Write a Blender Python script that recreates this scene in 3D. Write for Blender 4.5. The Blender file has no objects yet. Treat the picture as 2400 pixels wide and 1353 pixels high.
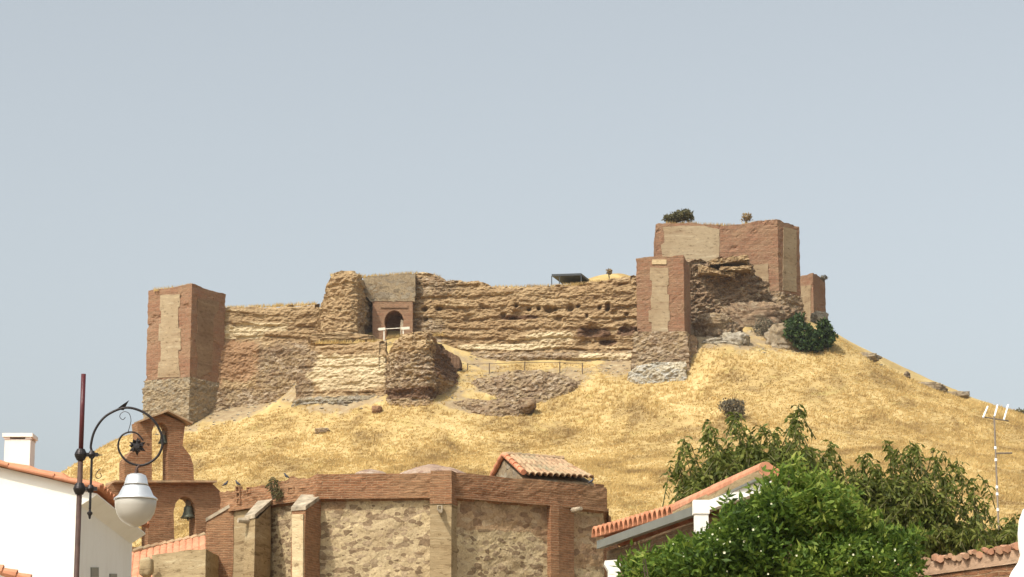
import bpy, math, random
import numpy as np
from mathutils import Vector
from mathutils.geometry import tessellate_polygon

# ------------------------------------------------------------------ camera, sky, sun, exposure
SC = bpy.context.scene
COL = SC.collection
F, PITCH, EYE = 6000.0, math.radians(12.0), 1.7        # focal length in photo pixels (2400 wide)
cam_d = bpy.data.cameras.new('camera')
cam_d.sensor_width = 36.0
cam_d.lens = 36.0 * F / 2400.0
cam_d.clip_start = 0.3
cam_d.clip_end = 20000
cam = bpy.data.objects.new('camera', cam_d)
COL.objects.link(cam)
cam.location = (0, 0, EYE)
cam.rotation_euler = (math.radians(90) + PITCH, 0, 0)
SC.camera = cam

SUN_H = (-0.62, -0.785)
SUN_EL = math.radians(50)
world = bpy.data.worlds.new('World')
SC.world = world
world.use_nodes = True
wn = world.node_tree
wn.nodes.clear()
sky = wn.nodes.new('ShaderNodeTexSky')
sky.sky_type = 'NISHITA'
sky.sun_disc = False
sky.sun_elevation = SUN_EL
sky.sun_rotation = math.atan2(SUN_H[0], SUN_H[1])
sky.altitude = 300
sky.air_density = 1.0
sky.dust_density = 6.0
sky.ozone_density = 2.0
hsv = wn.nodes.new('ShaderNodeHueSaturation')
hsv.inputs['Saturation'].default_value = 0.34
hsv.inputs['Value'].default_value = 1.0
bg = wn.nodes.new('ShaderNodeBackground')
bg.inputs['Strength'].default_value = 0.15
wo = wn.nodes.new('ShaderNodeOutputWorld')
wn.links.new(sky.outputs[0], hsv.inputs['Color'])
tint = wn.nodes.new('ShaderNodeMixRGB'); tint.blend_type = 'MULTIPLY'; tint.inputs[0].default_value = 1.0
tint.inputs[2].default_value = (0.99, 1.022, 0.99, 1)
wn.links.new(hsv.outputs[0], tint.inputs[1])
wn.links.new(tint.outputs[0], bg.inputs['Color'])
wn.links.new(bg.outputs[0], wo.inputs['Surface'])

sl = bpy.data.lights.new('sun', 'SUN')
sl.energy = 2.95
sl.angle = math.radians(0.6)
sl.color = (1.0, 0.94, 0.84)
so = bpy.data.objects.new('sun', sl)
COL.objects.link(so)
_h = math.hypot(*SUN_H)
S = Vector((SUN_H[0] / _h * math.cos(SUN_EL), SUN_H[1] / _h * math.cos(SUN_EL), math.sin(SUN_EL)))
so.rotation_euler = S.to_track_quat('Z', 'Y').to_euler()
so.location = S * 50

SC.view_settings.view_transform = 'Standard'
SC.view_settings.look = 'None'
SC.view_settings.gamma = 1
SC.view_settings.exposure = 0.40
SC.cycles.max_bounces = 6
SC.cycles.transparent_max_bounces = 4

rnd = random.Random(7)
RNG = np.random.RandomState(11)

# ------------------------------------------------------------------ surveying helpers
CP, SP = math.cos(PITCH), math.sin(PITCH)
def ray(px, py):
    dx, dy = (px - 1200.0) / F, (676.5 - py) / F
    return Vector((dx, CP - dy * SP, SP + dy * CP))
def W(px, py, D):                     # the point at distance D along the ground
    r = ray(px, py)
    return Vector((0, 0, EYE)) + r * (D / r.y)
def Wz(px, py, z):                    # the point at height z
    r = ray(px, py)
    return Vector((0, 0, EYE)) + r * ((z - EYE) / r.z)
def PL(px, py, P, Q):                 # the point on the vertical plane through P and Q
    r = ray(px, py)
    n = Vector((Q.y - P.y, P.x - Q.x, 0))
    return Vector((0, 0, EYE)) + r * (n.dot(P - Vector((0, 0, EYE))) / n.dot(r))

# ------------------------------------------------------------------ noise
def _hash(ix, iy, iz, seed):
    h = (ix.astype(np.int64) * 374761393 + iy.astype(np.int64) * 668265263 + iz.astype(np.int64) * 2147483647 + seed * 144665) & 0xffffffff
    h = ((h ^ (h >> 13)) * 1274126177) & 0xffffffff
    h = (h ^ (h >> 16)) & 0xffffffff
    return h / 4294967295.0 * 2 - 1
def vn(x, y, z, seed=0):
    x = np.asarray(x, float); y = np.asarray(y, float) + 0 * x; z = np.asarray(z, float) + 0 * x
    ix, iy, iz = np.floor(x), np.floor(y), np.floor(z)
    fx, fy, fz = x - ix, y - iy, z - iz
    ux, uy, uz = [t * t * (3 - 2 * t) for t in (fx, fy, fz)]
    r = 0
    for a in (0, 1):
        for b in (0, 1):
            for c in (0, 1):
                w = (ux if a else 1 - ux) * (uy if b else 1 - uy) * (uz if c else 1 - uz)
                r = r + w * _hash(ix + a, iy + b, iz + c, seed)
    return r
def fbm(x, y, z, o=4, seed=0, rough=0.5):
    r, a, f, t = 0, 1.0, 1.0, 0.0
    for i in range(o):
        r = r + a * vn(x * f, y * f, z * f, seed + i * 17)
        t += a; a *= rough; f *= 2.03
    return r / t

# ------------------------------------------------------------------ materials
class NT:
    def __init__(s, name):
        s.m = bpy.data.materials.new(name); s.m.use_nodes = True
        s.t = s.m.node_tree; s.t.nodes.clear()
        s.o = s.n('ShaderNodeOutputMaterial')
        s.geo = None
    def n(s, k, **kw):
        x = s.t.nodes.new(k)
        for a, b in kw.items(): setattr(x, a, b)
        return x
    def L(s, a, b):
        if isinstance(a, (int, float)): b.default_value = a
        elif isinstance(a, tuple): b.default_value = a if len(a) == 4 or b.type == 'VECTOR' else a + (1,)
        else: s.t.links.new(a, b)
    def pos(s):
        if not s.geo: s.geo = s.n('ShaderNodeNewGeometry')
        return s.geo.outputs['Position']
    def uv(s):
        return s.n('ShaderNodeUVMap').outputs[0]
    def scl(s, v, k):
        m = s.n('ShaderNodeMapping'); s.L(v, m.inputs[0]); m.inputs['Scale'].default_value = k
        return m.outputs[0]
    def noise(s, v, sc, d=4, r=0.55, dist=0.0):
        x = s.n('ShaderNodeTexNoise'); s.L(v, x.inputs['Vector'])
        x.inputs['Scale'].default_value = sc; x.inputs['Detail'].default_value = d
        x.inputs['Roughness'].default_value = r; x.inputs['Distortion'].default_value = dist
        return x.outputs['Fac']
    def vor(s, v, sc, feat='F1', rand=1.0):
        x = s.n('ShaderNodeTexVoronoi', feature=feat); s.L(v, x.inputs['Vector'])
        x.inputs['Scale'].default_value = sc; x.inputs['Randomness'].default_value = rand
        return x
    def ramp(s, f, stops, interp='LINEAR'):
        x = s.n('ShaderNodeValToRGB'); s.L(f, x.inputs[0]); cr = x.color_ramp; cr.interpolation = interp
        while len(cr.elements) < len(stops): cr.elements.new(0.5)
        for e, (p, c) in zip(cr.elements, stops):
            e.position = p; e.color = (c, c, c, 1) if isinstance(c, (int, float)) else tuple(c) + (1,)
        return x.outputs[0]
    def mix(s, f, a, b, mode='MIX'):
        x = s.n('ShaderNodeMixRGB', blend_type=mode)
        s.L(f, x.inputs[0]); s.L(a, x.inputs[1]); s.L(b, x.inputs[2])
        return x.outputs[0]
    def math(s, op, a, b=0.0, c=None):
        x = s.n('ShaderNodeMath', operation=op); s.L(a, x.inputs[0]); s.L(b, x.inputs[1])
        if c is not None: s.L(c, x.inputs[2])
        return x.outputs[0]
    def bump(s, h, st=0.5, d=0.05, nrm=None):
        x = s.n('ShaderNodeBump'); s.L(h, x.inputs['Height'])
        x.inputs['Strength'].default_value = st; x.inputs['Distance'].default_value = d
        if nrm: s.L(nrm, x.inputs['Normal'])
        return x.outputs[0]
    def out(s, col, rough=0.9, nrm=None, metal=0.0, spec=0.3, trans=None):
        b = s.n('ShaderNodeBsdfPrincipled')
        s.L(col, b.inputs['Base Color']); s.L(rough, b.inputs['Roughness'])
        b.inputs['Metallic'].default_value = metal
        b.inputs['Specular IOR Level'].default_value = spec
        if nrm: s.L(nrm, b.inputs['Normal'])
        r = b.outputs[0]
        if trans:
            t = s.n('ShaderNodeBsdfTranslucent'); s.L(trans[1], t.inputs[0])
            mx = s.n('ShaderNodeMixShader'); mx.inputs[0].default_value = trans[0]
            s.L(r, mx.inputs[1]); s.L(t.outputs[0], mx.inputs[2]); r = mx.outputs[0]
        s.L(r, s.o.inputs[0])
        return s.m

def m_brick(name, c1, c2, mortar, worn, wornamt=0.5, bw=0.28, bh=0.065):
    t = NT(name); p = t.pos(); uv = t.uv()
    wob = t.n('ShaderNodeVectorMath', operation='ADD')
    nz = t.n('ShaderNodeTexNoise'); t.L(p, nz.inputs['Vector']); nz.inputs['Scale'].default_value = 1.5
    sc = t.n('ShaderNodeVectorMath', operation='SCALE'); t.L(nz.outputs['Color'], sc.inputs[0]); sc.inputs['Scale'].default_value = 0.10
    t.L(uv, wob.inputs[0]); t.L(sc.outputs[0], wob.inputs[1])
    b = t.n('ShaderNodeTexBrick'); t.L(wob.outputs[0], b.inputs['Vector'])
    b.inputs['Scale'].default_value = 1.0; b.inputs['Brick Width'].default_value = bw
    b.inputs['Row Height'].default_value = bh; b.inputs['Mortar Size'].default_value = bh * 0.16
    b.inputs['Mortar Smooth'].default_value = 0.4; b.inputs['Bias'].default_value = -0.1
    b.inputs['Color1'].default_value = c1 + (1,); b.inputs['Color2'].default_value = c2 + (1,); b.inputs['Mortar'].default_value = mortar + (1,)
    big = t.noise(t.scl(p, (1, 1, 1.6)), 0.55, 5, 0.6)
    w = t.ramp(big, [(0.62 - wornamt * 0.25, 0.0), (0.75, 0.85)])
    c = t.mix(w, b.outputs['Color'], worn)
    fine = t.noise(t.scl(p, (1, 1, 3)), 5.0, 4, 0.7)
    c = t.mix(0.8, c, t.ramp(fine, [(0.28, (0.55, 0.52, 0.5)), (0.5, (1, 1, 1)), (0.72, (1.25, 1.22, 1.15))]), 'MULTIPLY')
    holes = t.ramp(t.noise(t.scl(p, (1, 1, 1.7)), 3.3, 3, 0.6), [(0.24, 0.35), (0.31, 1.0)])
    c = t.mix(1.0, c, holes, 'MULTIPLY')
    h = t.math('ADD', t.math('MULTIPLY', b.outputs['Fac'], -0.3), fine)
    return t.out(c, 0.95, t.bump(h, 0.7, 0.05), spec=0.1)

def ch_tap(t, p, base, dark, light, stain=0.5, scale=1.0):
    """rammed earth: lift lines, eroded streaks and pebbly spots"""
    lay = t.noise(t.scl(p, (0.30 * scale, 0.30 * scale, 2.6 * scale)), 1.0, 6, 0.66, 0.35)
    c = t.ramp(lay, [(0.33, dark), (0.44, base), (0.56, base), (0.68, light)])
    spots = t.noise(t.scl(p, (1, 1, 2.0)), 2.6 * scale, 5, 0.7)
    c = t.mix(0.9, c, t.ramp(spots, [(0.32, (0.42, 0.37, 0.33)), (0.43, (0.95, 0.94, 0.92)), (0.58, (1, 1, 1)), (0.70, (1.35, 1.33, 1.27))]), 'MULTIPLY')
    big = t.noise(p, 0.22 * scale, 4, 0.6)
    c = t.mix(stain, c, t.ramp(big, [(0.35, (0.72, 0.60, 0.52)), (0.6, (1.08, 1.08, 1.1))]), 'MULTIPLY')
    return c, t.math('ADD', lay, t.math('MULTIPLY', spots, 0.8))
def ch_rub(t, p, mortar, s1, s2, s3, scale=3.2, cover=0.42, worn=None, warp=0.9, pw=1.6):
    """stones of all sizes set in a lime mortar"""
    d = t.n('ShaderNodeVectorMath', operation='ADD')
    nz = t.n('ShaderNodeTexNoise'); t.L(p, nz.inputs['Vector']); nz.inputs['Scale'].default_value = scale * 1.3; nz.inputs['Detail'].default_value = 4
    sc = t.n('ShaderNodeVectorMath', operation='SCALE'); t.L(nz.outputs['Color'], sc.inputs[0]); sc.inputs['Scale'].default_value = warp / scale
    t.L(t.scl(p, (0.75, 0.75, 1.35)), d.inputs[0]); t.L(sc.outputs[0], d.inputs[1])
    v = t.vor(d.outputs[0], scale)
    sep = t.n('ShaderNodeSeparateColor'); t.L(v.outputs['Color'], sep.inputs[0])
    thr = t.math('MULTIPLY', t.math('POWER', sep.outputs[0], pw), cover)     # a random radius for every stone
    ins = t.ramp(t.math('SUBTRACT', thr, t.math('MULTIPLY', v.outputs['Distance'], 0.62)), [(0.0, 0.0), (0.03, 1.0)])
    sc_ = t.ramp(sep.outputs[1], [(0.0, s1), (0.45, s2), (0.8, s3), (1.0, s1)])
    mn = t.noise(p, 1.1, 6, 0.65)
    mo = t.mix(0.9, mortar, t.ramp(mn, [(0.3, (0.58, 0.5, 0.42)), (0.48, (1, 1, 1)), (0.7, (1.2, 1.2, 1.15))]), 'MULTIPLY')
    if worn: mo = t.mix(t.ramp(t.noise(p, 0.5, 5, 0.65), [(0.45, 0.0), (0.60, 0.9)]), mo, worn)
    c = t.mix(t.math('MULTIPLY', ins, 0.85), mo, sc_)
    fine = t.noise(p, scale * 2.6, 5, 0.75)
    c = t.mix(0.9, c, t.ramp(fine, [(0.34, (0.45, 0.41, 0.37)), (0.45, (0.95, 0.94, 0.93)), (0.56, (1, 1, 1)), (0.68, (1.35, 1.33, 1.3))]), 'MULTIPLY')
    return c, t.math('ADD', t.math('MULTIPLY', ins, 0.5), fine)
def m_tapial(name, base, dark, light, stain=0.5, bumpd=0.10, scale=1.0):
    t = NT(name); c, h = ch_tap(t, t.pos(), base, dark, light, stain, scale)
    return t.out(c, 0.97, t.bump(h, 0.8, bumpd), spec=0.05)
def m_rubble(name, mortar, s1, s2, s3, scale=3.2, cover=0.42, bumpd=0.06, worn=None):
    t = NT(name); c, h = ch_rub(t, t.pos(), mortar, s1, s2, s3, scale, cover, worn)
    return t.out(c, 0.95, t.bump(h, 0.8, bumpd), spec=0.1)
TAP = ((0.345, 0.245, 0.137), (0.17, 0.106, 0.057), (0.53, 0.42, 0.255))
RUB = ((0.32, 0.235, 0.14), (0.19, 0.13, 0.085), (0.28, 0.205, 0.13), (0.44, 0.35, 0.25), 2.6, 0.9, (0.24, 0.16, 0.095))
def m_castle_wall():
    """one wall of several ages: banded earth, rubble, red clay and pale lime render, with painted shade in hollows, where the attributes say"""
    t = NT('castle_wall_fabric'); p = t.pos()
    c, h = ch_tap(t, p, *TAP)
    edge = t.math('MULTIPLY', t.math('SUBTRACT', t.noise(p, 0.9, 5, 0.65), 0.5), 1.5)
    def zone(nm, c2, h2, c, h):
        a = t.n('ShaderNodeAttribute', attribute_name=nm).outputs['Fac']
        f = t.ramp(t.math('ADD', a, edge), [(0.42, 0.0), (0.60, 1.0)])
        return t.mix(f, c, c2), t.mix(f, h, h2)
    c, h = zone('z_rubble', *ch_rub(t, p, *RUB), c, h)
    c, h = zone('z_red', *ch_tap(t, p, (0.33, 0.205, 0.115), (0.22, 0.13, 0.07), (0.42, 0.29, 0.175), 0.4, 1.0), c, h)
    c, h = zone('z_pale', *ch_tap(t, p, (0.55, 0.45, 0.285), (0.36, 0.26, 0.155), (0.66, 0.57, 0.40), 0.3, 1.6), c, h)
    c, h = zone('z_grey', *ch_rub(t, p, (0.27, 0.225, 0.155), (0.22, 0.19, 0.15), (0.36, 0.32, 0.26), (0.17, 0.135, 0.095), 2.4, 0.9), c, h)
    c, h = zone('z_shade', *ch_tap(t, p, (0.15, 0.09, 0.055), (0.08, 0.045, 0.028), (0.24, 0.16, 0.10), 0.4, 1.2), c, h)  # painted shade: darker earth colour in the hollows and undercuts
    return t.out(c, 0.97, t.bump(h, 0.85, 0.10), spec=0.05)
def m_plain(name, c, rough=0.8, metal=0.0, var=0.15, sc=3.0, bumpd=0.01, spec=0.3):
    t = NT(name); p = t.pos()
    n = t.noise(p, sc, 4, 0.6)
    k = t.ramp(n, [(0.3, (1 - var,) * 3), (0.7, (1 + var * 0.6,) * 3)])
    return t.out(t.mix(1.0, c, k, 'MULTIPLY'), rough, t.bump(n, 0.4, bumpd), metal, spec)

def m_tile(name, a, b, c, lichen=0.3):
    t = NT(name); p = t.pos()
    v = t.vor(t.scl(p, (1, 1, 1)), 3.2)
    sep = t.n('ShaderNodeSeparateColor'); t.L(v.outputs['Color'], sep.inputs[0])
    col = t.ramp(sep.outputs[0], [(0.0, a), (0.5, b), (1.0, c)])
    n = t.noise(p, 7.0, 4, 0.65)
    col = t.mix(0.7, col, t.ramp(n, [(0.3, (0.65, 0.62, 0.6)), (0.6, (1.1, 1.1, 1.1))]), 'MULTIPLY')
    l = t.ramp(t.noise(p, 2.2, 4, 0.6), [(0.62 - lichen * 0.3, 0.0), (0.72, lichen * 2)])
    col = t.mix(l, col, (0.24, 0.21, 0.13))
    return t.out(col, 0.85, t.bump(n, 0.5, 0.01), spec=0.2)

def m_leaf(name, stops, trans=0.3):
    t = NT(name)
    a = t.n('ShaderNodeAttribute', attribute_name='rnd')
    c = t.ramp(a.outputs['Fac'], stops)
    return t.out(c, 0.55, trans=(trans, c), spec=0.2)

M = {}
M['brick'] = m_brick('castle_brick', (0.255, 0.133, 0.080), (0.225, 0.122, 0.074), (0.235, 0.138, 0.086), (0.285, 0.19, 0.115), 1.0, 0.9, 0.42)
M['cwall'] = m_castle_wall()
M['brickc'] = m_brick('church_brick', (0.275, 0.125, 0.062), (0.20, 0.092, 0.048), (0.30, 0.195, 0.115), (0.29, 0.175, 0.095), 1.0, 0.26, 0.058)
M['tapial'] = m_tapial('rammed_earth', *TAP)
M['tapial_fine'] = m_tapial('rammed_earth_panel', (0.335, 0.26, 0.165), (0.26, 0.185, 0.115), (0.41, 0.335, 0.225), stain=0.6, bumpd=0.03, scale=0.8)
M['tapial_shade'] = m_tapial('shaded_earth_panel', (0.25, 0.175, 0.11), (0.18, 0.115, 0.07), (0.31, 0.235, 0.155), stain=0.6, bumpd=0.03, scale=0.8)  # panel earth darkened: shade of the tower's right face put into the colour
M['tapial_pale'] = m_tapial('pale_lime_render', (0.55, 0.44, 0.27), (0.40, 0.28, 0.155), (0.64, 0.54, 0.36), stain=0.3, bumpd=0.05, scale=1.5)
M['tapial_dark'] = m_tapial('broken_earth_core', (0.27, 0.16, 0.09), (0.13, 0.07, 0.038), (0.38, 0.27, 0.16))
M['rubble'] = m_rubble('castle_rubble', *RUB[:6], 0.12, RUB[6])
M['rubdark'] = m_rubble('brown_broken_rubble', (0.30, 0.21, 0.13), (0.17, 0.11, 0.07), (0.26, 0.185, 0.12), (0.38, 0.30, 0.2), 2.0, 0.9, 0.14, (0.20, 0.13, 0.08))
M['greystone'] = m_rubble('grey_footing_stone', (0.285, 0.22, 0.14), (0.22, 0.18, 0.13), (0.34, 0.29, 0.21), (0.17, 0.13, 0.085), 2.4, 0.8, 0.10)
M['palestone'] = m_rubble('pale_new_stone', (0.42, 0.37, 0.28), (0.36, 0.34, 0.29), (0.46, 0.44, 0.39), (0.30, 0.28, 0.24), 1.8, 0.9, 0.06)
def m_church():
    t = NT('church_rubble'); p = t.pos()
    c, h = ch_rub(t, p, (0.45, 0.35, 0.21), (0.155, 0.10, 0.06), (0.22, 0.15, 0.09), (0.40, 0.30, 0.19), 7.6, 1.05, (0.40, 0.30, 0.175), warp=0.25, pw=2.8)
    c2, h2 = ch_rub(t, p, (0.33, 0.22, 0.125), (0.17, 0.10, 0.06), (0.27, 0.17, 0.10), (0.42, 0.31, 0.19), 5.5, 1.0, None, warp=0.5)
    a = t.n('ShaderNodeAttribute', attribute_name='z_brown').outputs['Fac']
    f = t.ramp(t.math('ADD', a, t.math('MULTIPLY', t.math('SUBTRACT', t.noise(p, 1.3, 5, 0.65), 0.5), 1.8)), [(0.42, 0.0), (0.55, 1.0)])
    c = t.mix(f, c, c2)
    return t.out(c, 0.95, t.bump(h, 0.8, 0.025), spec=0.1)
M['church'] = m_church()
M['church_grey'] = m_tapial('church_weathered_render', (0.34, 0.26, 0.15), (0.19, 0.13, 0.07), (0.42, 0.34, 0.21), stain=0.4, bumpd=0.03, scale=2.0)
M['mound'] = m_rubble('pinkish_vault_rubble', (0.34, 0.24, 0.175), (0.24, 0.15, 0.11), (0.30, 0.21, 0.16), (0.42, 0.33, 0.26), 8.0, 0.9, 0.02)
M['brick_shade'] = m_brick('shaded_brick', (0.16, 0.095, 0.055), (0.12, 0.075, 0.045), (0.18, 0.13, 0.08), (0.17, 0.125, 0.075), 0.8, 0.26, 0.058)  # outbuilding wall: shade of roof and foliage put into a darker brick
M['coping'] = m_plain('pale_coping_stone', (0.38, 0.31, 0.22), 0.9, var=0.5, sc=5, bumpd=0.03)
def m_white():
    t = NT('white_limewash'); p = t.pos()
    c = t.mix(t.ramp(t.noise(t.scl(p, (3, 3, 0.5)), 2.2, 5, 0.65), [(0.5, 0.0), (0.8, 0.22)]), (0.80, 0.775, 0.71), (0.60, 0.56, 0.48))
    n = t.noise(p, 1.2, 5, 0.6)
    c = t.mix(0.6, c, t.ramp(n, [(0.3, (0.90, 0.88, 0.84)), (0.6, (1.02, 1.02, 1.02))]), 'MULTIPLY')
    return t.out(c, 0.9, t.bump(t.noise(p, 14, 4, 0.6), 0.4, 0.01), spec=0.2)
M['white'] = m_white()
M['tile_red'] = m_tile('new_terracotta', (0.56, 0.235, 0.125), (0.62, 0.29, 0.16), (0.48, 0.19, 0.10), 0.12)
M['tile_old'] = m_tile('old_lichen_tile', (0.38, 0.24, 0.14), (0.46, 0.32, 0.19), (0.30, 0.18, 0.10), 0.5)
M['tile_worn'] = m_tile('worn_broken_tile', (0.44, 0.22, 0.13), (0.50, 0.29, 0.18), (0.36, 0.17, 0.10), 0.45)
M['tile_pink'] = m_tile('pink_tile', (0.60, 0.28, 0.165), (0.56, 0.25, 0.145), (0.50, 0.23, 0.13), 0.1)
M['iron'] = m_plain('dark_iron', (0.035, 0.03, 0.03), 0.45, 0.6, 0.3, 20)
M['maroon'] = m_plain('maroon_paint', (0.085, 0.018, 0.02), 0.4, 0.0, 0.2, 20)
M['rust'] = m_plain('rusty_brown_paint', (0.075, 0.042, 0.032), 0.6, 0.1, 0.4, 12)
M['alu'] = m_plain('spun_aluminium', (0.78, 0.79, 0.80), 0.38, 0.75, 0.05, 20, 0.001)
M['globe'] = m_plain('frosted_diffuser', (0.42, 0.39, 0.34), 0.3, 0.0, 0.06, 6, 0.001, 0.5)
M['bronze'] = m_plain('old_bronze', (0.12, 0.12, 0.085), 0.5, 0.5, 0.3, 9)
M['wood'] = m_plain('weathered_wood', (0.13, 0.09, 0.055), 0.9, var=0.3)
M['palewood'] = m_plain('pale_timber', (0.72, 0.66, 0.54), 0.9, var=0.1)
M['galv'] = m_plain('grey_metal', (0.20, 0.20, 0.17), 0.5, 0.2, 0.15, 4)
M['rock'] = m_rubble('hill_rock', (0.30, 0.235, 0.155), (0.20, 0.155, 0.11), (0.27, 0.22, 0.16), (0.34, 0.28, 0.2), 0.9, 0.9, 0.15)
M['roof_dark'] = m_plain('dark_sheet', (0.06, 0.065, 0.07), 0.6, 0.3)
M['steel'] = m_plain('antenna_steel', (0.2, 0.16, 0.12), 0.5, 0.4)
M['alurod'] = m_plain('white_aluminium_rod', (0.85, 0.85, 0.83), 0.4, 0.0, 0.03)
M['peach'] = m_leaf('peach_leaves', [(0.0, (0.05, 0.065, 0.012)), (0.35, (0.105, 0.13, 0.022)), (0.7, (0.19, 0.205, 0.042)), (0.9, (0.34, 0.31, 0.09)), (1.0, (0.50, 0.38, 0.12))], 0.42)
M['shrubl'] = m_leaf('shrub_leaves', [(0.0, (0.04, 0.075, 0.012)), (0.4, (0.09, 0.155, 0.022)), (0.75, (0.18, 0.25, 0.035)), (1.0, (0.34, 0.37, 0.08))], 0.42)
M['fig'] = m_leaf('fig_leaves', [(0.0, (0.018, 0.035, 0.010)), (0.6, (0.04, 0.075, 0.018)), (1.0, (0.08, 0.115, 0.03))], 0.2)
M['olive'] = m_leaf('olive_scrub', [(0.0, (0.07, 0.065, 0.025)), (0.6, (0.13, 0.115, 0.045)), (1.0, (0.22, 0.185, 0.08))], 0.2)
M['greyb'] = m_leaf('grey_scrub', [(0.0, (0.10, 0.085, 0.055)), (0.6, (0.19, 0.16, 0.105)), (1.0, (0.28, 0.24, 0.16))], 0.2)
M['dryb'] = m_leaf('dry_scrub', [(0.0, (0.20, 0.13, 0.06)), (1.0, (0.40, 0.29, 0.14))], 0.2)
M['blossom'] = m_plain('white_blossom', (0.72, 0.72, 0.50), 0.7, var=0.02)
M['bark'] = m_plain('bark', (0.10, 0.075, 0.05), 0.95, var=0.3, sc=8)
M['stem'] = m_plain('green_stem', (0.12, 0.11, 0.04), 0.8)
M['pigeon'] = m_plain('pigeon_feathers', (0.07, 0.07, 0.08), 0.7)

def m_hill():
    t = NT('dry_grass_ground'); p = t.pos()
    a = t.noise(t.scl(p, (1, 0.45, 1)), 0.20, 6, 0.68, 0.6)
    c = t.ramp(a, [(0.36, (0.29, 0.20, 0.088)), (0.45, (0.39, 0.275, 0.118)), (0.53, (0.46, 0.33, 0.145)), (0.63, (0.52, 0.39, 0.185))])
    g = t.noise(p, 0.55, 4, 0.6)
    c = t.mix(t.ramp(g, [(0.56, 0.0), (0.72, 0.6)]), c, (0.34, 0.27, 0.09))
    f = t.noise(t.scl(p, (1, 1, 0.4)), 3.0, 5, 0.7)
    c = t.mix(0.35, c, t.ramp(f, [(0.3, (0.72, 0.68, 0.6)), (0.5, (1, 1, 1)), (0.7, (1.12, 1.12, 1.1))]), 'MULTIPLY')
    s = t.n('ShaderNodeAttribute', attribute_name='soil').outputs['Fac']
    sb = t.noise(p, 1.6, 5, 0.7)
    soil = t.ramp(sb, [(0.3, (0.22, 0.16, 0.10)), (0.48, (0.31, 0.225, 0.13)), (0.6, (0.35, 0.27, 0.16)), (0.72, (0.45, 0.38, 0.25))])
    sm = t.ramp(t.math('ADD', s, t.math('MULTIPLY', t.math('SUBTRACT', t.noise(p, 0.8, 4, 0.6), 0.5), 1.2)), [(0.40, 0.0), (0.58, 1.0)])
    c = t.mix(sm, c, soil)
    return t.out(c, 0.97, t.bump(t.math('ADD', f, sb), 0.5, 0.05), spec=0.05)
M['hill'] = m_hill()
def m_straw():
    t = NT('straw'); p = t.pos()
    a = t.noise(t.scl(p, (1, 0.45, 1)), 0.20, 6, 0.68, 0.6)
    c = t.ramp(a, [(0.36, (0.43, 0.295, 0.13)), (0.45, (0.55, 0.395, 0.17)), (0.53, (0.64, 0.475, 0.21)), (0.63, (0.71, 0.55, 0.27))])
    r = t.n('ShaderNodeAttribute', attribute_name='rnd').outputs['Fac']
    c = t.mix(1.0, c, t.ramp(r, [(0.0, (0.80, 0.77, 0.70)), (0.2, (0.97, 0.97, 0.94)), (1.0, (1.06, 1.05, 1.03))]), 'MULTIPLY')
    return t.out(c, 0.9, trans=(0.5, c), spec=0.05)
M['straw'] = m_straw()
M['ground'] = m_plain('dusty_ground', (0.34, 0.27, 0.18), 0.95, var=0.2, sc=0.4)

# ------------------------------------------------------------------ mesh + object helpers
def tag(o, label=None, cat=None, group=None, kind=None):
    if label: o['label'] = label
    if cat: o['category'] = cat
    if group: o['group'] = group
    if kind: o['kind'] = kind
    return o
class Thing:
    def __init__(s, name, label, cat, loc, group=None):
        s.loc = Vector(loc)
        s.o = bpy.data.objects.new(name, None); s.o.empty_display_size = 0.3
        COL.objects.link(s.o); s.o.location = s.loc
        tag(s.o, label, cat, group)
def mk(name, V, Fc, mat, th=None, parent=None, origin=None, uv=None, smooth=False, attrs=None, label=None):
    """V in world metres; th = the Thing it belongs to; parent = the object to hang it from"""
    org = th.loc if th else (Vector(origin) if origin is not None else Vector((0, 0, 0)))
    V = np.asarray(V, dtype=np.float64).reshape(-1, 3) - np.array(org)
    me = bpy.data.meshes.new(name)
    if isinstance(Fc, np.ndarray):
        k = Fc.shape[1]; n = Fc.shape[0]
        me.vertices.add(len(V)); me.vertices.foreach_set('co', V.ravel())
        me.loops.add(n * k); me.loops.foreach_set('vertex_index', Fc.ravel().astype(np.int32))
        me.polygons.add(n); me.polygons.foreach_set('loop_start', (np.arange(n) * k).astype(np.int32))
        me.update(calc_edges=True)
    else:
        me.from_pydata(V.tolist(), [], [list(f) for f in Fc]); me.update()
    if uv is not None:
        uv = np.asarray(uv, dtype=np.float32).reshape(-1, 2)
        li = np.empty(len(me.loops), dtype=np.int32); me.loops.foreach_get('vertex_index', li)
        u = me.uv_layers.new(name='UVMap'); u.data.foreach_set('uv', uv[li].ravel())
    if attrs:
        for k2, a in attrs.items():
            at = me.attributes.new(k2, 'FLOAT', 'POINT'); at.data.foreach_set('value', np.asarray(a, dtype=np.float32))
    if smooth: me.polygons.foreach_set('use_smooth', np.ones(len(me.polygons), dtype=bool))
    me.materials.append(mat)
    o = bpy.data.objects.new(name, me); COL.objects.link(o)
    if parent is not None: o.parent = parent
    elif th: o.parent = th.o
    else: o.location = org
    if label: o['label'] = label
    return o
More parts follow.
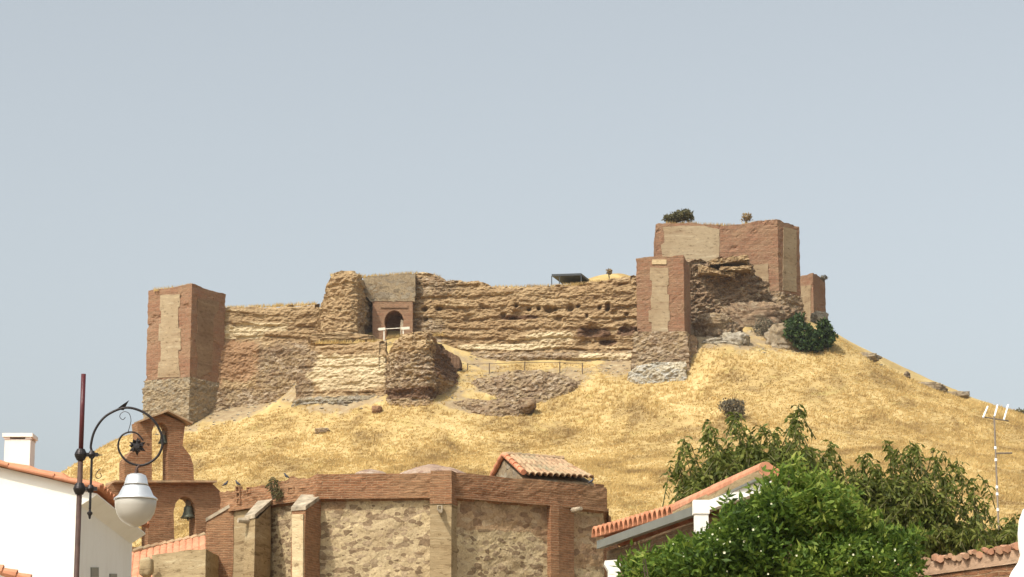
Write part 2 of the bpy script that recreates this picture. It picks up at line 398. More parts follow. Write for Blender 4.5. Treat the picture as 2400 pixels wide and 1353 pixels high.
class MB:
    """collects simple shapes into one mesh"""
    def __init__(s): s.v = []; s.f = []; s.uv = []
    def add(s, v, f, uv=None):
        b = len(s.v); s.v += [tuple(p) for p in v]; s.f += [tuple(i + b for i in q) for q in f]
        s.uv += (uv if uv is not None else [(p[0] + p[1], p[2]) for p in v])
    def box(s, a, b, w, h, up=(0, 0, 1)):              # a bar from a to b, w wide, h deep
        a, b, up = Vector(a), Vector(b), Vector(up)
        d = (b - a).normalized(); r = d.cross(up)
        r = r.normalized() if r.length > 1e-4 else Vector((1, 0, 0)); u = r.cross(d)
        v = []
        for c in (a, b):
            for i, j in ((-1, -1), (1, -1), (1, 1), (-1, 1)): v.append(c + r * (w / 2 * i) + u * (h / 2 * j))
        s.add(v, [(0, 3, 2, 1), (4, 5, 6, 7), (0, 1, 5, 4), (1, 2, 6, 5), (2, 3, 7, 6), (3, 0, 4, 7)])
    def hexa(s, v8):                                    # bottom 4, top 4
        s.add(v8, [(0, 3, 2, 1), (4, 5, 6, 7), (0, 1, 5, 4), (1, 2, 6, 5), (2, 3, 7, 6), (3, 0, 4, 7)])
    def tube(s, pts, r, n=10, cap=True):
        pts = [Vector(p) for p in pts]; R = r if isinstance(r, (list, tuple)) else [r] * len(pts)
        ref = Vector((0, 1, 0)); v = []; f = []
        for i, p in enumerate(pts):
            d = (pts[min(i + 1, len(pts) - 1)] - pts[max(i - 1, 0)]).normalized()
            if abs(d.dot(ref)) > 0.95: ref = Vector((1, 0, 0))
            a = d.cross(ref).normalized(); b = a.cross(d)
            for k in range(n):
                t = 2 * math.pi * k / n; v.append(p + (a * math.cos(t) + b * math.sin(t)) * R[i])
        for i in range(len(pts) - 1):
            for k in range(n):
                k2 = (k + 1) % n; f.append((i * n + k, i * n + k2, (i + 1) * n + k2, (i + 1) * n + k))
        if cap: f.append(tuple(range(n - 1, -1, -1))); f.append(tuple((len(pts) - 1) * n + k for k in range(n)))
        s.add(v, f)
    def lathe(s, prof, c, n=32, ax=(0, 0, 1)):          # prof = (r, z) pairs
        c = Vector(c); q = Vector((0, 0, 1)).rotation_difference(Vector(ax)); v = []; f = []
        for r, z in prof:
            for k in range(n):
                t = 2 * math.pi * k / n; v.append(c + q @ Vector((r * math.cos(t), r * math.sin(t), z)))
        for i in range(len(prof) - 1):
            for k in range(n):
                k2 = (k + 1) % n; f.append((i * n + k, i * n + k2, (i + 1) * n + k2, (i + 1) * n + k))
        f.append(tuple(range(n - 1, -1, -1))); f.append(tuple((len(prof) - 1) * n + k for k in range(n)))
        s.add(v, f)
    def build(s, name, mat, th=None, parent=None, origin=None, smooth=False, label=None):
        return mk(name, s.v, s.f, mat, th, parent, origin, s.uv, smooth, label=label)
def spline(P, n=8):
    P = [Vector(p) for p in P]; out = []
    for i in range(len(P) - 1):
        a, b, c, d = P[max(i - 1, 0)], P[i], P[i + 1], P[min(i + 2, len(P) - 1)]
        for k in range(n):
            t = k / n
            out.append(0.5 * ((2 * b) + (c - a) * t + (2 * a - 5 * b + 4 * c - d) * t * t + (3 * b - a - 3 * c + d) * t ** 3))
    out.append(P[-1]); return out

def interp(pts):
    xs = [p[0] for p in pts]; ys = [p[1] for p in pts]
    return lambda x: np.interp(x, xs, ys)

def prism(foot, z0, z1, res=0.12, disp=None, ztop_noise=0.0, cap=0.03):
    """a masonry body: dense grid sides round a footprint (counter-clockwise), a top, real relief"""
    P = [np.array((p[0], p[1])) for p in foot]; n = len(P)
    xs = []; nr = []; ss = []; s = 0.0
    segn = []
    for i in range(n):
        d = P[(i + 1) % n] - P[i]; L = np.linalg.norm(d); d = d / L; segn.append(np.array((d[1], -d[0])))
    for i in range(n):
        a, b = P[i], P[(i + 1) % n]; L = np.linalg.norm(b - a); k = max(1, int(round(L / res)))
        for j in range(k):
            xs.append(a + (b - a) * j / k); ss.append(s + L * j / k)
            if j == 0:
                m = segn[i - 1] + segn[i]; m = m / max(0.3, np.dot(m, segn[i])); nr.append(m)
            else: nr.append(segn[i])
        s += L
    xs = np.array(xs); nr = np.array(nr); ss = np.array(ss); N = len(xs)
    zb = z0 if np.isscalar(z0) else z0(xs[:, 0], xs[:, 1]); zb = np.zeros(N) + zb
    zt = z1 if np.isscalar(z1) else z1(xs[:, 0], xs[:, 1]); zt = np.zeros(N) + zt
    if ztop_noise: zt = zt + ztop_noise * fbm(xs[:, 0] * 1.7, xs[:, 1] * 1.7, 0 * zt + 3.3, 4, 5)
    H = max(1, int(math.ceil(float(np.max(zt - zb)) / res)))
    t = np.linspace(0, 1, H + 1)[:, None]
    Z = zb[None] * (1 - t) + zt[None] * t
    X = np.repeat(xs[None, :, 0], H + 1, 0); Y = np.repeat(xs[None, :, 1], H + 1, 0)
    if disp is not None:
        d = disp(X, Y, Z, zt[None] - Z)
        X = X + d * nr[None, :, 0]; Y = Y + d * nr[None, :, 1]
    V = np.stack([X, Y, Z], -1).reshape(-1, 3)
    UV = np.stack([np.repeat(ss[None], H + 1, 0), Z], -1).reshape(-1, 2)
    i = np.arange(H)[:, None] * N; j = np.arange(N)[None]; j2 = (j + 1) % N
    Fq = np.stack([i + j, i + j2, i + N + j2, i + N + j], -1).reshape(-1, 4).tolist()
    # worn shoulder, then a sunk flat top
    x0, y0, z0_ = X[-1], Y[-1], Z[-1]; V = list(map(tuple, V)); UV = list(map(tuple, UV))
    zmin = float(z0_.min()) - 0.25 * min(1.0, cap * 4)
    b1 = len(V)
    for k in range(N): V.append((x0[k] - nr[k, 0] * cap, y0[k] - nr[k, 1] * cap, z0_[k] - cap * 0.35)); UV.append((ss[k], z0_[k] + cap))
    b2 = len(V)
    for k in range(N): V.append((x0[k] - nr[k, 0] * cap * 1.15, y0[k] - nr[k, 1] * cap * 1.15, zmin)); UV.append((ss[k], z0_[k] + cap))
    base = H * N
    for k in range(N):
        k2 = (k + 1) % N
        Fq.append((base + k, base + k2, b1 + k2, b1 + k)); Fq.append((b1 + k, b1 + k2, b2 + k2, b2 + k))
    top = [Vector((V[b2 + k][0], V[b2 + k][1], 0)) for k in range(N)]
    for tri in tessellate_polygon([top]):
        a, b, c = tri
        cr = (top[b] - top[a]).cross(top[c] - top[a]).z
        Fq.append((b2 + a, b2 + b, b2 + c) if cr > 0 else (b2 + a, b2 + c, b2 + b))
    V = np.array(V); UV = np.array(UV)
    return V, Fq, UV

def offset_foot(P, d):
    n = len(P); o = []
    for i in range(n):
        a, b, c = Vector(P[i - 1][:2]), Vector(P[i][:2]), Vector(P[(i + 1) % n][:2])
        d1 = (b - a).normalized(); d2 = (c - b).normalized()
        n1 = Vector((d1.y, -d1.x)); n2 = Vector((d2.y, -d2.x)); m = n1 + n2; m = m / max(0.4, m.dot(n1))
        o.append(b + m * d)
    return o
def strata(amp=0.3, per=1.05, seed=0, rough=0.12, holes=()):
    def f(X, Y, Z, dt):
        wv = 0.40 * fbm(X * 0.25, Y * 0.25, Z * 0.3, 3, seed) + 0.10 * fbm(X * 1.6, Y * 1.6, Z * 0.8, 3, seed + 2)
        q = Z / per + wv
        fr = q - np.floor(q)
        lip = np.where(fr > 0.88, (1 - fr) / 0.12, fr / 0.88)          # deepest just under the next lip
        mod = 0.55 + 1.0 * fbm(X * 0.35, Y * 0.35, np.floor(q) * 3.1, 3, seed + 3) + 0.5 * fbm(X * 1.3, Y * 1.3, np.floor(q) * 5.7, 2, seed + 4)
        d = -amp * lip ** 1.5 * np.clip(mod, 0.0, 1.6)
        q2 = Z / (per * 0.37) + 1.3 * wv + 0.3; f2 = q2 - np.floor(q2)
        d = d - amp * 0.30 * f2 * np.clip(0.4 + 1.2 * fbm(X * 0.8, Y * 0.8, np.floor(q2) * 2.3, 2, seed + 6), 0, 1.4)
        d = d + amp * 0.5 * fbm(X * 0.3, Y * 0.3, Z * 0.5, 3, seed + 9)
        d = d + rough * (fbm(X * 1.5, Y * 1.5, Z * 3.0, 4, seed + 21, 0.65) + 0.9 * fbm(X * 3.2, Y * 3.2, Z * 6.0, 2, seed + 25))
        for hx, hz, hr, hd in holes:
            hr2 = hr * (0.75 if hr < 0.5 else 1.0); e = (((X - hx) / (1.0 + 0.35 * math.sin(hx * 9))) ** 2 + ((Z - hz) * (1.0 + 0.3 * math.sin(hx * 5) if hr < .5 else 1.8)) ** 2) / hr2 ** 2 * (1 + 0.8 * fbm(X * 2, Y, Z * 2, 2, 7))
            d = d - hd * np.exp(-e * e)
        d = d - 0.25 * np.exp(-dt / 0.35)
        return d
    return f
def lumpy(amp=0.3, sc=0.6, fine=0.08, seed=0, round_top=0.0):
    def f(X, Y, Z, dt):
        d = amp * fbm(X * sc, Y * sc, Z * sc * 1.4, 4, seed) + fine * (fbm(X * 2.0, Y * 2.0, Z * 3.0, 4, seed + 5, 0.7) + 0.8 * fbm(X * 3.5, Y * 3.5, Z * 5.5, 2, seed + 8))
        if round_top: d = d - round_top * np.exp(-dt / (round_top * 1.4))
        return d
    return f
def slight(a=0.03, seed=0):
    return lambda X, Y, Z, dt: a * fbm(X * 1.1, Y * 1.1, Z * 1.6, 4, seed, 0.6)

def rugged(a=0.08, seed=0):
    def f(X, Y, Z, dt):
        n = fbm(X * 1.3, Y * 1.3, Z * 2.0, 5, seed, 0.7)
        return a * n - 0.22 * np.clip(fbm(X * 0.9, Y * 0.9, Z * 1.1, 4, seed + 4, 0.65) - 0.22, 0, 1) * 2
    return f
def plate(pts, holes, P, Q, t, back=0.0, toward=0.0, jag=0.0):
    """outline (photo survey points) cut into a vertical slab t thick whose face lies on plane PQ"""
    P = Vector((P.x, P.y, 0)); Q = Vector((Q.x, Q.y, 0)); d = (Q - P).normalized(); n = Vector((d.y, -d.x, 0))
    if jag:
        q = []
        R_ = random.Random(int(pts[0][0] * 7 + pts[0][1]))
        for k in range(len(pts)):
            a, b = pts[k], pts[(k + 1) % len(pts)]; m = max(1, int(math.hypot(b[0] - a[0], b[1] - a[1]) / 7))
            for i in range(m): q.append((a[0] + (b[0] - a[0]) * i / m + R_.uniform(-jag, jag), a[1] + (b[1] - a[1]) * i / m + R_.uniform(-jag, jag)))
        pts = q
    loops = [[PL(x, y, P, Q) + n * toward for x, y in L] for L in [pts] + list(holes)]
    flat = [v for L in loops for v in L]; N = len(flat)
    l2 = [[Vector(((v - P).dot(d), v.z, 0)) for v in L] for L in loops]
    f2 = [v for L in l2 for v in L]
    F_ = []
    for a, b, c in tessellate_polygon(l2):
        cr = (f2[b] - f2[a]).cross(f2[c] - f2[a]).z
        if cr < 0: b, c = c, b
        F_.append((a, b, c)); F_.append((a + N, c + N, b + N))
    b0 = 0
    for L in l2:
        k = len(L); ar = sum(L[i].x * L[(i + 1) % k].y - L[(i + 1) % k].x * L[i].y for i in range(k))
        outer = b0 == 0
        for i in range(k):
            a, b = b0 + i, b0 + (i + 1) % k
            q = (a, b, b + N, a + N)
            if (ar > 0) == outer: q = q[::-1]
            F_.append(q)
        b0 += k
    V = flat + [v - n * t for v in flat]
    uv = [(v.x, v.y) for v in f2] * 2
    return V, F_, uv
def plate_obj(name, pts, P, Q, t, mat, th=None, holes=(), toward=0.0, parent=None, label=None, origin=None):
    V, F_, uv = plate(pts, holes, P, Q, t, toward=toward, jag=0.7 if ('panel' in name or 'patch' in name) else (1.5 if name == 'upper_masonry' else 0))
    return mk(name, [tuple(v) for v in V], F_, mat, th, parent, origin, uv, label=label)

def tile_roof(R0, R1, E0, E1, pitchw=0.24, rows=0.38, r=0.055, thick=0.03):
    """barrel tiles: R0-R1 the ridge, E0-E1 the eave; channels run ridge to eave"""
    R0, R1, E0, E1 = map(Vector, (R0, R1, E0, E1))
    wv = (E1 - E0).length; ln = ((E0 - R0).length + (E1 - R1).length) / 2
    n = (R1 - R0).cross(E0 - R0).normalized()
    if n.z < 0: n = -n
    k = max(2, int(round(wv / pitchw))); kr = max(1, int(round(ln / rows)))
    U = k * 8; V_ = kr * 4
    v = []; uv = []
    for j in range(V_ + 1):
        b = j / V_
        for i in range(U + 1):
            a = i / U
            p = (R0 * (1 - a) + R1 * a) * (1 - b) + (E0 * (1 - a) + E1 * a) * b
            col = a * k; ph = col - math.floor(col)
            h = math.sqrt(max(0, 1 - (2 * ph - 1) ** 2)) * r * 2 if ph < 1 else 0
            row = b * kr; rp = row - math.floor(row) if j < V_ else 1.0
            h += rp * 0.025 + 0.012 * math.sin(math.floor(col) * 12.9 + math.floor(row) * 7.3)
            v.append(p + n * h); uv.append((a * wv, b * ln))
    f = [(j * (U + 1) + i, j * (U + 1) + i + 1, (j + 1) * (U + 1) + i + 1, (j + 1) * (U + 1) + i) for j in range(V_) for i in range(U)]
    N = len(v); v += [p - n * thick for p in v]; uv += uv
    f += [tuple(N + x for x in q[::-1]) for q in f]
    rim = [i for i in range(U)] ; W1 = U + 1
    for i in range(U): f.append((i, i + N, i + 1 + N, i + 1)); a = V_ * W1 + i; f.append((a, a + 1, a + 1 + N, a + N))
    for j in range(V_): a = j * W1; b = a + W1; f.append((a, b, b + N, a + N)); a += U; b += U; f.append((a, a + N, b + N, b))
    return [tuple(p) for p in v], f, uv

def leaves(C, D, L, Wd, fold=0.25):
    """C centres (n,3), D unit directions, L lengths, Wd widths -> folded lozenge leaves"""
    n = len(C); up = RNG.normal(size=(n, 3)); side = np.cross(D, up); side /= np.linalg.norm(side, axis=1)[:, None] + 1e-9
    nn = np.cross(side, D)
    L = np.asarray(L)[:, None]; Wd = np.asarray(Wd)[:, None]
    a = C; t = C + D * L; m = C + D * L * 0.45
    l = m + side * Wd / 2 + nn * Wd * fold; r = m - side * Wd / 2 + nn * Wd * fold
    V = np.stack([a, l, t, r], 1).reshape(-1, 3)
    b = np.arange(n)[:, None] * 4
    Fq = np.concatenate([b + np.array([[0, 1, 2]]), b + np.array([[0, 2, 3]])], 0)
    return V, Fq

# ------------------------------------------------------------------ the hill
CTRL = []
def cp(px, py, D, dz=0.0):
    p = W(px, py, D); CTRL.append((p.x, p.y, p.z + dz))
for x in (-170, -85, 0, 85, 170):
    for y, z in ((20, -1.0), (60, 0.0)): CTRL.append((x, y, z))
for x, z in ((-170, 1), (-85, 3), (-40, 5), (0, 6), (40, 6), (85, 5), (170, 3)): CTRL.append((x, 100, z))
for px, D, py in ((-300, 150, 1560), (200, 150, 1390), (800, 150, 1360), (1400, 150, 1350), (2000, 150, 1345), (2700, 150, 1360),
                  (-100, 200, 1330), (350, 200, 1205), (800, 200, 1155), (1300, 200, 1125), (1800, 200, 1100), (2200, 200, 1120), (2600, 200, 1150)): cp(px, py, D)
# foot of the castle
for a in ((300, 1028, 247), (345, 1012, 248), (450, 1012, 246.5), (520, 985, 248), (600, 962, 248), (690, 966, 243), (800, 968, 242), (900, 962, 240.5), (1035, 948, 240.5),
          (1120, 972, 240), (1240, 975, 240), (1300, 935, 243), (1400, 890, 245.5), (1500, 888, 245), (1610, 890, 244.5), (1660, 826, 247), (1750, 812, 249), (1850, 830, 250),
          (1950, 800, 254), (1900, 850, 248), (1150, 895, 246), (1250, 888, 247.5), (1100, 855, 251), (1300, 850, 251.5), (1450, 858, 251),
          (560, 942, 252), (680, 925, 252), (760, 798, 251), (840, 796, 251), (920, 803, 252), (1000, 800, 252)): cp(*a)
# skyline to the left and right of the castle
for a in ((240, 1052, 247), (190, 1085, 247), (150, 1106, 246), (60, 1165, 245), (-80, 1260, 243),
          (1990, 812, 256), (2040, 845, 257), (2130, 890, 257), (2240, 928, 257), (2330, 955, 257), (2400, 975, 256), (2550, 1020, 254)): cp(*a)
# behind the crest
for px, py, D in ((150, 1190, 275), (300, 1100, 275), (-80, 1340, 275), (2130, 960, 285), (2330, 1040, 285), (2550, 1110, 285), (1990, 870, 285)): cp(px, py, D)
for px, py, D in ((450, 880, 262), (600, 830, 262), (800, 760, 262), (1000, 740, 262), (1200, 730, 262), (1330, 700, 264), (1330, 666, 272), (1450, 640, 268), (1520, 665, 268), (345, 1025, 258), (300, 1060, 262), (240, 1110, 262), (400, 990, 262), (1700, 700, 266), (1800, 720, 272)): cp(px, py, D)
for x, z in ((-170, 0), (-85, 8), (-40, 22), (0, 30), (40, 26), (85, 8), (170, 0)): CTRL.append((x, 330, z))
for y in (150, 200, 250, 290): CTRL.append((-120, y, 4)); CTRL.append((-190, y, 0)); CTRL.append((150, y, 6)); CTRL.append((90, y, 20 if y > 220 else 15)); CTRL.append((210, y, 0))
CA = np.array(CTRL)
def _tps(A, lam=0.02):
    xy = A[:, :2] / 50.0; n = len(A)
    r2 = ((xy[:, None] - xy[None]) ** 2).sum(-1); K = np.where(r2 > 0, r2 * np.log(r2 + 1e-12), 0) * 0.5 + lam * 0.05 * np.eye(n)
    Pm = np.c_[np.ones(n), xy]; Mx = np.zeros((n + 3, n + 3)); Mx[:n, :n] = K; Mx[:n, n:] = Pm; Mx[n:, :n] = Pm.T
    sol = np.linalg.solve(Mx, np.r_[A[:, 2], 0, 0, 0]); return xy, sol
TX, TS = _tps(CA)
def hz(x, y, detail=True):
    x = np.atleast_1d(np.asarray(x, float)).ravel(); y = np.atleast_1d(np.asarray(y, float)).ravel()
    q = np.c_[x, y] / 50.0; out = np.empty(len(q))
    for i in range(0, len(q), 20000):
        s = q[i:i + 20000]; r2 = ((s[:, None] - TX[None]) ** 2).sum(-1)
        K = np.where(r2 > 0, r2 * np.log(r2 + 1e-12), 0) * 0.5
        out[i:i + 20000] = K @ TS[:-3] + TS[-3] + s @ TS[-2:]
    edge = np.clip((np.minimum.reduce([x + 165, 165 - x, y - 70, 345 - y])) / 45.0, 0, 1); edge = edge * edge * (3 - 2 * edge)
    if detail: out = out + (0.40 * fbm(x * 0.16, y * 0.16, 0 * x, 4, 31) + 0.04 * fbm(x * 1.1, y * 1.1, 0 * x, 3, 41))
    return out * edge - 1.5 * (1 - edge)
def soilmask(x, y):
    b = np.zeros_like(x)
    for px, py, D, rx, ry, w in ((1120, 835, 251, 3.5, 2.2, 0.62), (1070, 930, 243, 1.6, 3, 0.6), (1200, 885, 247, 5.5, 3.6, 0.8), (1330, 880, 248, 3.5, 3.5, 0.75), (1100, 965, 241, 3.5, 1.2, 0.8), (560, 940, 250, 4.0, 3.5, 0.9), (820, 965, 243, 4.5, 1.3, 0.75),
                                 (1450, 870, 250, 3, 4, 0.8), (1700, 800, 251, 4.5, 3.5, 0.95), (1830, 800, 254, 4, 4, 0.8), (2050, 850, 257, 3, 2, 0.7), (2200, 915, 257, 5, 2, 0.7), (860, 790, 251, 3.0, 2.0, 0.55), (430, 1010, 247, 4, 1.5, 0.6),
                                 (700, 960, 248, 2.5, 4, 0.6)):
        c = W(px, py, D); e = ((x - c.x) / rx) ** 2 + ((y - c.y) / ry) ** 2
        b = np.maximum(b, w * np.exp(-e * 0.8))
    return b
nx, ny = 520, 480
# finer towards the hilltop that the picture shows
gx = np.interp(np.linspace(0, 1, nx), [0, 0.1, 0.9, 1], [-170, -62, 68, 170])
gy = np.interp(np.linspace(0, 1, ny), [0, 0.12, 0.9, 1], [60, 150, 285, 350])
GX, GY = np.meshgrid(gx, gy)
GZ = hz(GX.ravel(), GY.ravel())
V = np.c_[GX.ravel(), GY.ravel(), GZ]
ii = np.arange(ny - 1)[:, None] * nx; jj = np.arange(nx - 1)[None]
Fg = np.stack([ii + jj, ii + jj + 1, ii + nx + jj + 1, ii + nx + jj], -1).reshape(-1, 4)
o = mk('hill', V, Fg, M['hill'], smooth=True, attrs={'soil': soilmask(GX.ravel(), GY.ravel())})
tag(o, kind='structure')
o = mk('ground', [(-600, -120, 0), (600, -120, 0), (600, 900, 0), (-600, 900, 0)], [(0, 1, 2, 3)], M['ground'])
tag(o, kind='structure')

def on_hill(px, py, d0=180, d1=258):       # where the line of sight first meets the slope
    D = np.arange(d0, d1, 0.25); P = [W(px, py, d) for d in D]
    z = hz([p.x for p in P], [p.y for p in P]); zz = np.array([p.z for p in P])
    k = np.where(zz <= z)[0]
    return float(D[k[0]]) if len(k) else float(D[-1])
# dry grass over the slope
def grass(n, seed):
    R = np.random.RandomState(seed)
    x = R.uniform(-62, 66, n); y = R.uniform(150, 262, n)
    keep = (np.abs(x) < y * 0.225 + 6)
    x, y = x[keep], y[keep]
    m = soilmask(x, y); g = fbm(x * 0.3, y * 0.3, 0 * x, 3, 77)
    keep = (m + 0.4 * g + R.uniform(-0.25, 0.25, len(x))) < 0.42
    x, y, g = x[keep], y[keep], g[keep]
    # none inside the castle walls
    px = x / y * F + 1200
    lim = np.interp(px, [0, 340, 450, 700, 1035, 1050, 1470, 1490, 1610, 1660, 1750, 1960, 2100], [262, 252, 248, 244, 241, 251.5, 251.5, 246, 246, 249, 251, 258, 260])
    keep = y < lim; x, y, g = x[keep], y[keep], g[keep]
    z = hz(x, y); n = len(x); k = 6
    bx = np.repeat(x, k) + R.normal(0, 0.14, n * k); by = np.repeat(y, k) + R.normal(0, 0.14, n * k); bz = np.repeat(z, k) - 0.05
    hgt = np.repeat((0.19 + 0.16 * np.clip(g, -1, 1)) * R.uniform(0.6, 1.4, n), k) * R.uniform(0.7, 1.2, n * k)
    a = R.uniform(0, math.pi, n * k); w = 0.055
    lx, ly = R.normal(0.06, 0.09, n * k), R.normal(0, 0.08, n * k)
    A = np.c_[bx - w * np.cos(a), by - w * np.sin(a), bz]; B = np.c_[bx + w * np.cos(a), by + w * np.sin(a), bz]
    T = np.c_[bx + lx, by + ly, bz + hgt]
    V = np.stack([A, B, T], 1).reshape(-1, 3)
    return V, np.arange(len(V)).reshape(-1, 3), np.repeat(R.uniform(0, 1, n * k), 3)
V, Fg, rr = grass(175000, 5)
o = mk('dry_grass', V, Fg, M['straw'], attrs={'rnd': rr})
tag(o, 'tall golden dry grass covering the hillside below the castle', 'grass', kind='stuff')

# ------------------------------------------------------------------ rocks and scrub
def rock(name, c, rad, mat, label, seed, group=None, sub=9, sharp=0.35, cat='rock', fine=0.30):
    fq = 2.4 if max(rad) > 2.2 else 1.3
    if fq > 2: sub = 20; fine *= 0.75
    n = 8 * sub; V = []
    th_ = np.linspace(0, math.pi, n // 2 + 1); ph = np.linspace(0, 2 * math.pi, n, endpoint=False)
    T, Pp = np.meshgrid(th_, ph, indexing='ij')
    x, y, z = np.sin(T) * np.cos(Pp), np.sin(T) * np.sin(Pp), np.cos(T)
    d = 1 + sharp * fbm(x * 1.3 + seed, y * 1.3, z * 1.3, 3, seed) + fine * fbm(x * 3.5 * fq + seed, y * 3.5 * fq, z * 5 * fq, 5, seed + 2, 0.7)
    q = 0.7
    X = c.x + rad[0] * np.sign(x) * np.abs(x) ** q * d; Y = c.y + rad[1] * np.sign(y) * np.abs(y) ** q * d; Z = c.z + rad[2] * np.sign(z) * np.abs(z) ** q * d
    V = np.stack([X, Y, Z], -1).reshape(-1, 3)
    i = np.arange(n // 2)[:, None] * n; j = np.arange(n)[None]; j2 = (j + 1) % n
    Fq = np.stack([i + j, i + n + j, i + n + j2, i + j2], -1).reshape(-1, 4)
    o = mk(name, V, Fq, mat, origin=c)
    return tag(o, label, cat, group)
def bush(name, label, blobs, D, mat, n, size, cat='bush', group=None, depth=None, foot=None, stems=True):
    """blobs: (px, py, rx px, ry px); a low woody plant of leaf faces"""
    c0 = W(blobs[0][0], blobs[0][1] + blobs[0][3], D)
    base = Vector((c0.x, c0.y, float(hz(c0.x, c0.y)[0]) - 0.1 if foot is None else foot))
    t = Thing(name, label, cat, base, group)
    Cs = []; k = D / F
    for px, py, rx, ry in blobs:
        c = W(px, py, D); m = int(n * rx * ry / sum(b[2] * b[3] for b in blobs))
        u = RNG.normal(size=(m, 3)); u /= np.linalg.norm(u, axis=1)[:, None]
        rr = RNG.uniform(0.35, 1, m) ** 0.5
        rr = rr * (1 + 0.55 * fbm(u[:, 0] * 2.2 + px, u[:, 1] * 2.2, u[:, 2] * 2.2, 3, 3))
        Cs.append(np.array(c) + u * rr[:, None] * np.array([rx * k, (depth or rx * k), ry * k]))
    C = np.concatenate(Cs); D_ = RNG.normal(size=(len(C), 3)) + np.array([0, 0, 0.5]); D_ /= np.linalg.norm(D_, axis=1)[:, None]
    V, Fq = leaves(C, D_, RNG.uniform(0.7, 1.3, len(C)) * size, RNG.uniform(0.5, 0.8, len(C)) * size)
    mk('foliage', V, Fq, mat, t, attrs={'rnd': np.repeat(RNG.uniform(0, 1, len(C)) ** 1.5, 4)})
    if stems:
        mb = MB()
        for px, py, rx, ry in blobs:
            for q in range(4):
                e = W(px + rnd.uniform(-.5, .5) * rx, py - ry * rnd.uniform(-.2, .5), D)
                mid = (base + e) / 2 + Vector((rnd.uniform(-.1, .1), rnd.uniform(-.1, .1), 0)) * rx * k
                mb.tube(spline([base, mid, e], 3), [0.07 * rx * k * (1 - i / 7) + 0.01 for i in range(7)], 5)
        mb.build('stem', M['bark'], t)
    return t

# ------------------------------------------------------------------ the castle
def ground_under(px, D, drop=1.5):
    p = W(px, 900, D); return float(hz(p.x, p.y)[0]) - drop
def xy(v): return (v.x, v.y)
def zone(V, D, items):
    m = np.zeros(len(V))
    for px, py, rx, ry in items:
        c = W(px, py, D); e = ((V[:, 0] - c.x) / (rx * D / F)) ** 4 + ((V[:, 2] - c.z) / (ry * D / F)) ** 4
        m = np.maximum(m, np.exp(-e * 0.7))
    return m
def body(name, foot, z0, z1, mat, th, disp, res=0.12, tn=0.05, parent=None, label=None, zones=None):
    V, F_, uv = prism([xy(p) if isinstance(p, Vector) else p for p in foot], z0, z1, res, disp, tn, cap=0.35 if tn > 0.17 else 0.12)
    at = None
    if zones:
        at = {k: zone(V, zones['D'], v) for k, v in zones.items() if k != 'D'}
    return mk(name, V, F_, mat, th, parent, uv=uv, label=label, attrs=at)
def px_top(pts, D):                   # top profile from survey points, as a function of x
    q = sorted([(W(a, b, D).x, W(a, b, D).z) for a, b in pts])
    f = interp(q); return lambda x, y: f(x)

# --- left tower
A, B, C = W(348, 680, 250.3), W(450, 670, 248), W(529, 686, 252)
zt = B.z; Bk = A + C - B
t = Thing('castle_tower', 'square tower at the left end of the castle, pale panel between brick corners', 'tower', (B.x, B.y, W(450, 1008, 248).z))
zs = W(450, 884, 248).z
body('brick_shaft', [A, B, C, Bk], zs - 0.2, lambda x, y: zt + 0.25 * np.exp(-((x - B.x) ** 2 + (y - B.y) ** 2) / 2.5), M['brick'], t, rugged(0.08, 3), 0.14, 0.10)
plate_obj('infill_panel', [(376, 692), (422, 690), (422, 720), (418, 722), (418, 768), (424, 770), (424, 820), (418, 822), (420, 866), (424, 884), (370, 886), (372, 850), (377, 848), (377, 800), (372, 798), (373, 760), (378, 758), (378, 730), (375, 728)], A, B, 0.25, M['tapial_fine'], t, toward=0.055)
plate_obj('side_panel', [(462, 700), (512, 708), (512, 728), (500, 740), (496, 870), (478, 880), (460, 890), (464, 840), (458, 800), (463, 760)], B, C, 0.25, M['tapial_shade'], t, toward=0.055)
body('stone_base', offset_foot([A, B, C, Bk], 0.14), ground_under(450, 248, 3), zs, M['greystone'], t, lumpy(0.10, 0.9, 0.14, 4), 0.12, 0.08)

# --- curtain wall between left tower and gate
P0, P1 = W(488, 720, 252), W(752, 712, 253.5)
t = Thing('castle_wall', 'long eroded earth wall with a red patch, right of the left tower', 'wall', (P0.x + 2, P0.y, W(560, 940, 252).z))
tp = px_top([(480, 728), (500, 722), (560, 722), (620, 720), (700, 714), (760, 709)], 253)
bk = Vector((0, 2.2, 0))
def w1disp(X, Y, Z, dt):
    d = strata(0.34, 1.15, 2, 0.16)(X, Y, Z, dt)
    zl = W(560, 800, 253).z
    low = np.clip((zl - Z) / 0.8, 0, 1)
    dl = 0.25 + 0.16 * (zl - Z) + lumpy(0.22, 0.5, 0.2, 8)(X, Y, Z, dt)
    return d * (1 - low) + np.where(Y < P0.y + 1.6, dl, 0) * low
body('wall_face', [P0, P1, P1 + bk, P0 + bk], ground_under(600, 252, 3), tp, M['cwall'], t, w1disp, 0.085, 0.25,
     zones={'D': 252.5, 'z_red': [(545, 850, 62, 48), (500, 870, 25, 45)], 'z_rubble': [(670, 860, 70, 65), (600, 960, 140, 45)], 'z_pale': [(560, 780, 60, 14), (620, 765, 60, 10)]})
